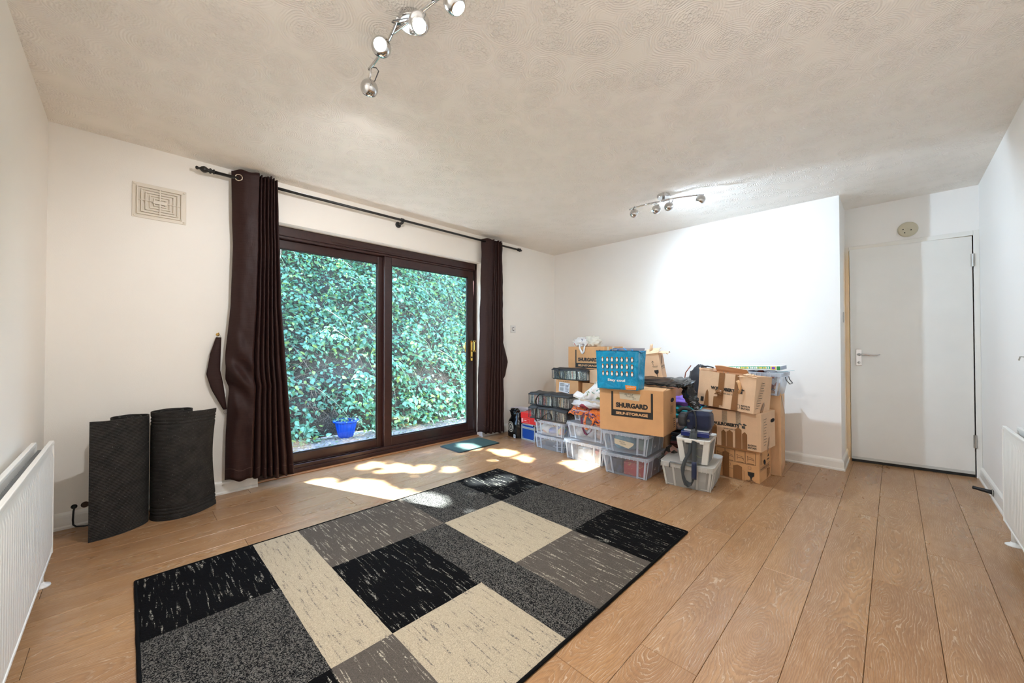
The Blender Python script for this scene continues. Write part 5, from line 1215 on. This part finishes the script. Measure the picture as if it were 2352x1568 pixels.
D = Decal(side(w_, w_/2+.0085)); D.ell(.13, .145, .030, .020, rot=-.5); D.build('hand_hole', DARKIN, t)
D = Decal(side(w_, w_/2+.009)); D.poly([(.18, .0), (.26, .03), (.27, .075), (.19, .085)]); D.build('tape', TAPE, t)
MB().box(-.20, w_/2+.002, -.008, .02, h_-.004, h_+.003).build('glossy_edge_tape', simple('amber_tape', (.55, .30, .13), .15), t, bevel=.002)
# middle
t = pile('moving_box', 'buff box with black removal firm lettering, middle of the stack above the fragile one', 'box', 3.459, .948, .262, -5)
w_, d_, h_ = .445, .33, .292
carton(t, w_, d_, h_, CARD2, 32, .0035)
wer_print(t, -.135, .165, .205)
D = Decal(front(0, -.007)); D.text('MADE IN', .130, .034, .190, .048, bold=.03); D.text('BRITAIN', .130, .014, .190, .029, bold=.03); D.frame(.098, .018, .122, .046, .003); D.build('printed_text', INK, t)
for (a, c, v1) in ((-.145, -.10, .155), (-.065, -.03, .115), (-.025, .022, .12), (.040, .086, .150), (.090, .126, .120)): ftape(t, a, .0, c, v1, -.0022, .018)
for (a, c) in ((-.06, -.02), (.045, .08)): ftape(t, a, .19, c, .29, -.0022, 0, TAPEC)
tick_list(t, w_/2+.0014, .055, .045, .245, 10)
D = Decal(side(w_, w_/2+.006)); D.ell(.265, .215, .050, .016); D.build('hand_hole', DARKIN, t)
D = Decal(side(w_, w_/2+.007)); D.poly([(.14, -.02), (.17, .0), (.19, .095), (.165, .085)]); D.build('tape', TAPE, t)
# top
t = pile('moving_box', 'tilted open buff box with torn brown tape, topmost of the taped boxes', 'box', 3.418, .983, .574, -8, tilt=(-3, 4.0))
w_, d_, h_ = .44, .31, .285
carton(t, w_, d_, h_, CARD2, 33, .005, open_top=True)
wer_print(t, -.115, .140, .205, -.009)
D = Decal(front(0, -.009)); D.rect(-.190, .030, -.165, .068); D.text('MADE IN', .130, .040, .192, .054, bold=.03); D.text('BRITAIN', .130, .020, .192, .035, bold=.03); D.frame(.100, .024, .122, .052, .003); D.build('printed_text', INK, t)
ftape(t, -.055, .02, -.010, .285, -.0030, 0); ftape(t, -.085, .0, -.035, .085, -.0027, .004); ftape(t, -.160, .0, -.120, .115, -.0030, .02, taper=.01); ftape(t, .055, .0, .105, .15, -.0030, .0, taper=.006); ftape(t, .070, .15, .098, .285, -.0030, 0)
b = MB(); crumple(b, (-.045, -.008, .125), (.024, .008, .018), 3, .5, flat=False); b.build('torn_tape', TAPE, t, smooth=True)
b = MB(); b.ribbon([(.090, -.012, .24), (.105, -.014, .22), (.118, -.014, .18), (.112, -.014, .14)], lambda u: (.02, .003, .012), .002); b.build('torn_cardboard', CARD, t, smooth=True)
tick_list(t, w_/2+.0014, .030, .040, .235, 11, .06, .008)
D = Decal(side(w_, w_/2+.0095)); D.poly([(.12, .0), (.17, .0), (.20, .06), (.185, .085), (.165, .075)]); D.build('tape', TAPE, t)
flap(t, (-w_/2, .004, h_), (-w_/2, d_, h_), (-.012, 0, .02), CARD2, 'flap', .01, 3)
flap(t, (-w_/2, d_, h_), (.05, d_, h_), (.02, -.10, .045), CARD2, 'flap', .02, 8)
flap(t, (w_/2-.16, .003, h_-.002), (w_/2, .003, h_-.002), (.01, -.0, -.012), CARD2, 'torn_flap', .02, 11)
b = MB(); crumple(b, (.165, .02, h_), (.035, .02, .018), 5, .4, flat=False); b.build('torn_cardboard', CARD2, t, smooth=True)
# tall narrow box
t = pile('tall_box', 'tall narrow cardboard box with a torn top standing on the floor against the wall side', 'box', 3.828, .762, 0, 6)
w_, d_, h_ = .19, .42, .665
carton(t, w_, d_, h_, CARD3, 34, .004, open_top=True)
flap(t, (w_/2, .01, h_), (w_/2, d_*.95, h_), (-.05, 0, .075), CARD3, 'torn_flap', .03, 2); flap(t, (-w_/2, 0, h_), (w_/2, 0, h_), (.0, .07, .035), CARD3, 'torn_flap', .02, 5)
D = Decal(side(w_, w_/2+.0055)); D.poly([(.06, .66), (.12, .66), (.40, .50), (.41, .44)]); D.build('tape', simple('pale_tape', (.52, .38, .27), .3), t)
D = Decal(side(w_, w_/2+.0055)); D.poly([(.0, .0), (.04, .0), (.03, .10), (.0, .08)]); D.build('tape', TAPE, t)
t = pile('moving_box', 'plain box behind the taped stack holding up the clear crate', 'box', 3.86, 1.075, 0, 0)
carton(t, .33, .40, .650, CARD3, 35)
# clear crate and things on it
t = pile('storage_tub', 'clear crate with grey wire handles on top of the taped boxes', 'tub', 3.76, .868, .672, 0, tilt=(0, 1.5))
tub(t, .43, .33, .190, .88, rim=.032, lid=False, r=.025, handles=None, side_ribs=False)
b = MB(); x = .225
b.tube([(x, .10, .155), (x+.006, .10, .13), (x+.03, .11, .10), (x+.03, .23, .10), (x+.006, .24, .13), (x, .24, .155)], .004, 8); b.build('handle', GREYH, t, smooth=True)
t = pile('toy_bits', 'mixed dark and coloured bits heaped in the clear crate', 'bits', 3.84, .86, .680, 0)
b = MB(); crumple(b, (0, .09, .085), (.16, .10, .095), 3, .15); b.build('heap', m_cells('toy_bits', [(.05, .06, .10), (.5, .5, .5), (.35, .08, .06), (.12, .15, .25), (.6, .6, .62)], 22), t, smooth=True)
t = pile('board_game', 'long flat green and white boxed game lying across the clear crate', 'game', 3.80, .865, .872, 0, tilt=(0, -2.2))
gw, gd, gh = .405, .26, .034
MB().box(-gw/2, gw/2, 0, gd, 0, gh).build('box_body', simple('game_white', (.72, .74, .74), .4), t, bevel=.002)
D = Decal(front(0, -.0015)); D.rect(-gw/2+.002, .012, gw/2-.07, gh-.001, 0); D.rect(gw/2-.068, .004, gw/2-.028, gh-.001, 1); D.rect(gw/2-.024, .001, gw/2-.002, gh-.001, 2)
D.build('printed_side', [simple('game_green', (.02, .38, .20), .4), simple('game_yellow', (.80, .62, .10), .4), simple('game_dark_green', (.01, .22, .06), .4)], t)
D = Decal(front(0, -.0026)); u = -.16
for k in range(26): D.rect(u, .014, u+.005+.003*(k % 3), .026+.003*(k % 2), (k//6) % 2); u += .011
D.ell(gw/2-.048, .018, .013, .011, 2); D.build('printed_lettering', [WHT, simple('game_letter_yellow', (.80, .62, .12), .5), simple('game_purple', (.16, .04, .45), .5)], t)
MB().box(gw/2, gw/2+.001, .004, gd-.004, .003, gh-.003).build('end_label', simple('blue_grey_end', (.30, .38, .52), .4), t)
t = pile('ruler', 'pale teal plastic ruler sticking out over the clear crate corner', 'ruler', 3.83, .665, .862, -10, tilt=(0, -12))
b = MB(); b.box(-.04, .085, 0, .045, 0, .003); b.build('blade', simple('teal_acrylic', (.35, .60, .66), .3), t)
b = MB()
for k in range(12): b.box(-.036+.010*k, -.035+.010*k, .0, .008, .003, .0034)
b.build('scale_marks', INK, t)
t = pile('glass_bowl', 'clear round plastic dome in the crate beneath the boxed game', 'bowl', 3.78, .735, .835, 0)
b = MB(); b.lathe([(.055, 0), (.052, .018), (.040, .034), (.018, .043), (.001, .045)], 24, m=0); b.build('dome', m_glass('clear_acrylic', (.9, .92, .94), 2.2), t, smooth=True, loc=(0, .06, 0))
t = pile('tablet', 'thin dark blue case lying on the crate rim below the boxed game', 'case', 3.755, .835, .845, 0, tilt=(-6, 0))
MB().box(-.07, .09, .01, .15, .0, .008).build('body', simple('dark_blue_case', (.01, .02, .07), .3), t, bevel=.002)
t = pile('plug', 'black plug and cable end on the rucksack behind the topmost box', 'plug', 3.66, 1.235, .865, 0)
b = MB(); crumple(b, (0, .02, .022), (.026, .024, .024), 2, .15); b.tube([(.02, .02, .03), (.05, .02, .034), (.08, .02, .028), (.10, .02, .02)], .006, 8); b.build('body', BLACKP, t, smooth=True)
b = MB(); b.lathe([(0, 0), (.006, 0), (.005, .002), (0, .002)], 10, ax=(0, -1, 0)); b.build('white_dot', WHT, t, loc=(-.006, -.005, .022))

# ------------------------------------------------------------------ garden bank outside
GZ = -.12
SOILT = NT('leaf_litter_soil'); c_ = SOILT.coord(); q_ = SOILT.noise(c_, 22, 5, .7).outputs[0]; q2 = SOILT.noise(c_, 90, 4, .7).outputs[0]
SOILT = SOILT.done(SOILT.bsdf(SOILT.mix(SOILT.ramp(q2, .52, .62), SOILT.mix(SOILT.ramp(q_, .35, .65), (.022, .018, .015), (.07, .058, .05)), (.20, .18, .17)), .9, 0, q2, .8, .02))
PAVE = NT('littered_paving'); c_ = PAVE.coord(); q2 = PAVE.noise(c_, 45, 5, .7).outputs[0]; q_ = PAVE.noise(c_, 6, 4, .6).outputs[0]
PAVE = PAVE.done(PAVE.bsdf(PAVE.mix(PAVE.ramp(q2, .54, .6), PAVE.mix(PAVE.ramp(q_, .35, .65), (.13, .13, .135), (.26, .27, .29)), (.07, .055, .045)), .8, 0, q2, .7, .01))
def bank_y(z): return z
def bank_pt(x, s):
    # s = distance up the slope profile; returns point on the bank surface
    y0 = 5.25+.10*sin(x*1.3)
    if s < .5: y, z = y0+s*.55, GZ+s*.75
    else: q = s-.5; y, z = y0+.275+q*.66, GZ+.375+q*.75
    dd = .16*nz((x, s, 0), 1.1, 3)+.07*nz((x, s, 5), 3.2, 7)
    return Vector((x, y-dd, z+dd*.6))
struct('ground', MB().box(-3, 11, YW+wt, 5.6, GZ-.1, GZ), PAVE)
b = MB(); b.grid(lambda u, v: tuple(bank_pt(-2.5+13*u, v*7.2)), 90, 60); struct('hill_bank', b, SOILT, smooth=True)
LEAF = m_leaf('bramble_leaf', (.05, .20, .13), (.17, .42, .29), (.34, .48, .12))
LEAFD = m_leaf('ivy_leaf', (.035, .14, .095), (.11, .30, .21), (.26, .38, .09))
def leaf_geo(L_, W_, fold=.22, droop=.25):
    pr = [(0, 0), (.10, .32), (.32, .5), (.60, .40), (.84, .15), (1, 0)]
    vs = []; 
    for k, (a, h_) in enumerate(pr):
        z = -droop*L_*a*a
        vs.append((a*L_, 0, z));
        if 0 < k < 5: vs.append((a*L_, h_*W_, z-fold*h_*W_+ (.02*L_ if k % 2 else -.0))); vs.append((a*L_, -h_*W_, z-fold*h_*W_+(.02*L_ if k % 2 else 0)))
    fs = [(0, 1, 2), (0, 3, 1)]
    for k in range(3): a = 1+3*k; fs += [(a, a+3, a+4, a+1), (a, a+2, a+5, a+3)]
    fs += [(10, 13, 11), (10, 12, 13)]
    return vs, fs
LG = [leaf_geo(1, .74), leaf_geo(1, .58, .3, .4), leaf_geo(1, .84, .15, .2)]
rg = random.Random(11)
def leaf_matrix(p, L_, facing=None):
    az = rg.gauss(-pi/2, 1.0); pitch = rg.gauss(.30, .38); rl = rg.gauss(0, .45)
    return Matrix.Translation(p) @ Matrix.Rotation(az, 4, 'Z') @ Matrix.Rotation(pitch, 4, 'Y') @ Matrix.Rotation(rl, 4, 'X') @ Matrix.Scale(L_, 4)
cand = []
gaps = [(2.0, 1.0, .32), (1.35, 2.1, .22), (2.6, 1.15, .25), (3.6, .85, .28), (5.0, 1.4, .3), (1.6, .55, .2), (3.0, 1.9, .2)]
def in_gap(x, s): return any(((x-a)/(r_*1.3))**2+((s-c)/r_)**2 < 1 for a, c, r_ in gaps)
while len(cand) < 44000:
    x = rg.uniform(-.2, 9.0); s = rg.uniform(0.02, 5.6)
    if in_gap(x, s) and rg.random() < .6: continue
    if s < .15 and rg.random() < .5: continue
    cl = noise.noise(Vector((x*2.4, s*2.4, 9)))
    if cl < -.35 and rg.random() < .4: continue
    out = rg.uniform(.01, .22)*(1.1+cl)
    p = bank_pt(x, s)+Vector((0, -out*.7, out*.8))
    L_ = rg.uniform(.040, .086)*(1.0+.35*cl)
    if abs(p.x-2.0) < .27 and p.y < 5.5 and p.z < .22: continue
    cand.append((p, L_, x, s))
# sprawling low growth on the paving edge
for _ in range(1500):
    x = rg.uniform(-.2, 7); y = 5.30-abs(rg.gauss(0, .16))
    if abs(x-2.0) > .25: cand.append((Vector((x, y, GZ+rg.uniform(.01, .22))), rg.uniform(.04, .085), x, 0))
vis = []
_fw3 = Vector(_f)
for i, (p, L_, x, s) in enumerate(cand):
    v = p-CAM; dz = v.dot(_f)
    if dz <= 0: continue
    px = 1176+880.48*v.dot(_r2)/dz; py = 784-880.48*v.dot(_u2)/dz
    if 655 < px < 1080 and 585+(px-655)*.12 < py < 1000: vis.append((L_/dz*(1+.35*rg.random()), i))
vis.sort(reverse=True); big = set(i for _, i in vis[:300])
bank = empty('bramble_bank', (3.4, 5.3, GZ), 0, 'dense bank of brambles and ivy rising steeply outside the patio door', 'brambles')
protos = []
for g in LG:
    me = bpy.data.meshes.new('leaf'); me.from_pydata(g[0], [], g[1]); me.materials.append(LEAF); me.update(); protos.append(me)
b1, b2 = MB(), MB(); inv = Matrix.Translation((-3.4, -5.3, -GZ))
for i, (p, L_, x, s) in enumerate(cand):
    M_ = leaf_matrix(p, L_); k = rg.randrange(3)
    if i in big:
        o = bpy.data.objects.new('leaf', protos[k]); C.objects.link(o); o.parent = bank; o.matrix_basis = inv @ M_
    else:
        mb = b1 if rg.random() < .6 else b2; X_ = inv @ M_; n0 = len(mb.v)
        mb.v += [tuple(X_ @ Vector(q)) for q in LG[k][0]]; mb.f += [tuple(n0+j for j in f) for f in LG[k][1]]; mb.m += [0]*len(LG[k][1])
o = b1.build('foliage', LEAF, bank); o['kind'] = 'stuff'
o = b2.build('foliage', LEAFD, bank); o['kind'] = 'stuff'
STEM = simple('pale_bramble_stem', (.30, .34, .24), .6); DSTEM = simple('dead_stem', (.22, .17, .14), .8)
for k in range(46):
    x = rg.uniform(.6, 5.2); s = rg.uniform(.8, 4.2); L_ = rg.uniform(.5, 1.5); dx = rg.gauss(.15, .25); pts = []
    for j in range(10):
        u = j/9; q = bank_pt(x+dx*u*L_, max(.05, s-L_*u)); pts.append(tuple(inv @ (q+Vector((0, -.20-.12*sin(pi*u), .14+.10*sin(pi*u))))))
    b = MB(); b.tube(pts, [.0032*(1-.6*j/9) for j in range(10)], 5); b.build('stem', STEM if k % 3 else DSTEM, bank, smooth=True)
b = MB()
for k in range(160):
    g0 = gaps[rg.randrange(len(gaps))]; x = g0[0]+rg.gauss(0, g0[2]); s = max(.1, g0[1]+rg.gauss(0, g0[2])); pts = []
    dx, ds = rg.gauss(0, .25), rg.gauss(-.2, .25)
    for j in range(5): u = j/4; q = bank_pt(x+dx*u, max(.05, s+ds*u)); pts.append(tuple(inv @ (q+Vector((0, -.04-.08*sin(pi*u), .03+.07*sin(pi*u)+.02*rg.random())))))
    b.tube(pts, .0022, 4)
o = b.build('twigs', DSTEM, bank); o['kind'] = 'stuff'
# debris on the paving
b = MB()
for k in range(1800):
    p = Vector((rg.uniform(.8, 6.), 5.3-abs(rg.gauss(0, .55)), GZ+.006)); g = LG[rg.randrange(3)]; X_ = Matrix.Translation(p) @ Matrix.Rotation(rg.uniform(0, 6.3), 4, 'Z') @ Matrix.Rotation(rg.gauss(0, .3), 4, 'X') @ Matrix.Scale(rg.uniform(.015, .05), 4)
    n0 = len(b.v); b.v += [tuple(X_ @ Vector(q)) for q in g[0]]; b.f += [tuple(n0+j for j in f) for f in g[1]]; b.m += [0]*len(g[1])
tag(b.build('leaf_litter', m_leaf('dry_leaf', (.28, .23, .20), (.42, .38, .34), (.12, .24, .08))), 'dry leaves and bits scattered on the paving outside the patio door', 'leaf litter', kind='stuff')
# blue pot
t = empty('plant_pot', (2.06, 5.16, GZ), 0, 'blue ribbed plant pot among the brambles outside the patio door', 'pot')
PB = simple('blue_glazed_plastic', (.0, .05, .42), .3)
b = MB(); seg = 72; loops = []
for r_, z in ((.085, 0), (.10, .03), (.125, .14), (.137, .205)): loops.append([((r_-(.004 if (k//2) % 2 else 0))*cos(2*pi*k/seg), (r_-(.004 if (k//2) % 2 else 0))*sin(2*pi*k/seg), z) for k in range(seg)])
b.loft(loops, 0, True, False); b.build('pot_wall', PB, t)
b = MB(); b.lathe([(.136, .200), (.160, .203), (.162, .218), (.150, .226), (.140, .220), (.132, .190)], 48); b.build('rim', PB, t, smooth=True)
b = MB(); b.lathe([(0, .19), (.134, .19), (.134, .195), (0, .20)], 30); b.build('soil', SOILT, t)
b = MB()
for k in range(70):
    M_ = Matrix.Translation((rg.gauss(0, .09), rg.gauss(0, .09), .22+rg.random()*.08)) @ Matrix.Rotation(rg.uniform(0, 6.3), 4, 'Z') @ Matrix.Rotation(rg.gauss(.3, .4), 4, 'Y') @ Matrix.Scale(rg.uniform(.03, .055), 4); g = LG[rg.randrange(3)]
    n0 = len(b.v); b.v += [tuple(M_ @ Vector(q)) for q in g[0]]; b.f += [tuple(n0+j for j in f) for f in g[1]]; b.m += [0]*len(g[1])
o = b.build('foliage', LEAF, t); o['kind'] = 'stuff'
b = MB(); pts = [(.10, -.10, .24), (.11, -.165, .20), (.10, -.16, .13), (.06, -.15, .07), (.05, -.155, .03)]; b.tube(pts, .002, 5)
for p in pts[1:]:
    for s_ in (-1, 1):
        M_ = Matrix.Translation(p) @ Matrix.Rotation(-pi/2+s_*1.2, 4, 'Z') @ Matrix.Scale(.032, 4); n0 = len(b.v); g = LG[1]; b.v += [tuple(M_ @ Vector(q)) for q in g[0]]; b.f += [tuple(n0+j for j in f) for f in g[1]]; b.m += [0]*len(g[1])
b.build('trailing_stem', m_leaf('pale_trailing_leaf', (.35, .45, .25), (.5, .55, .35), (.4, .5, .2)), t)
# unseen tree, added to dapple the sun; gaps shaped for the floor patches
SUNH = [(1.22, 2.98, .16, .10), (1.33, 2.78, .10, .17), (1.40, 2.55, .10, .09), (1.10, 3.22, .07, .07), (1.57, 3.36, .08, .06), (1.67, 3.14, .11, .07), (1.84, 2.95, .10, .07), (2.71, 2.68, .075, .23), (2.90, 1.95, .10, .22), (1.49, 2.26, .09, .12), (1.57, 1.86, .05, .04),
        (2.12, 2.20, .10, .06), (2.60, 3.22, .06, .10), (2.44, 2.65, .03, .04), (1.95, 2.34, .05, .05), (2.0, 2.75, .03, .05)]
tree = empty('sun_dapple_tree', (3, 9, 5), 0, 'unseen leafy tree boughs added above the bramble bank to dapple the sun', 'tree')
b = MB(); inv2 = Matrix.Translation((-3, -9, -5)); n_ok = 0
back = -SUN_D
for k in range(9000):
    fx, fy = rg.uniform(.2, 3.6), rg.uniform(1.3, 4.0)
    if any(((fx-a)/(rx+.055))**2+((fy-c)/(ry+.055))**2 < 1.0 for a, c, rx, ry in SUNH): continue
    dist = rg.uniform(7.6, 8.8); p = Vector((fx, fy, 0))+back*dist; L_ = rg.uniform(.10, .15)
    ctr = (p-Vector((0, 0, 0)))
    M_ = inv2 @ Matrix.Translation(p) @ Matrix.Rotation(rg.uniform(0, 6.3), 4, 'Z') @ Matrix.Rotation(rg.gauss(0, .5), 4, 'Y') @ Matrix.Scale(L_, 4) @ Matrix.Translation((-.5, 0, 0)); g = LG[0]
    n0 = len(b.v); b.v += [tuple(M_ @ Vector(q)) for q in g[0]]; b.f += [tuple(n0+j for j in f) for f in g[1]]; b.m += [0]*len(g[1])
o = b.build('foliage', LEAFD, tree); o['kind'] = 'stuff'
b = MB(); c0 = Vector((2, 2.6, 0))+back*8.9
b.tube([tuple(inv2 @ Vector((c0.x+4.5, c0.y+1.5, 3.0))), tuple(inv2 @ Vector((c0.x+3.5, c0.y+1.0, 5.5))), tuple(inv2 @ (c0+Vector((1.5, .3, .2)))), tuple(inv2 @ c0), tuple(inv2 @ (c0+Vector((-1.5, -.3, -.1))))], [.12, .10, .05, .03, .01], 8); b.build('bough', DSTEM, tree, smooth=True)
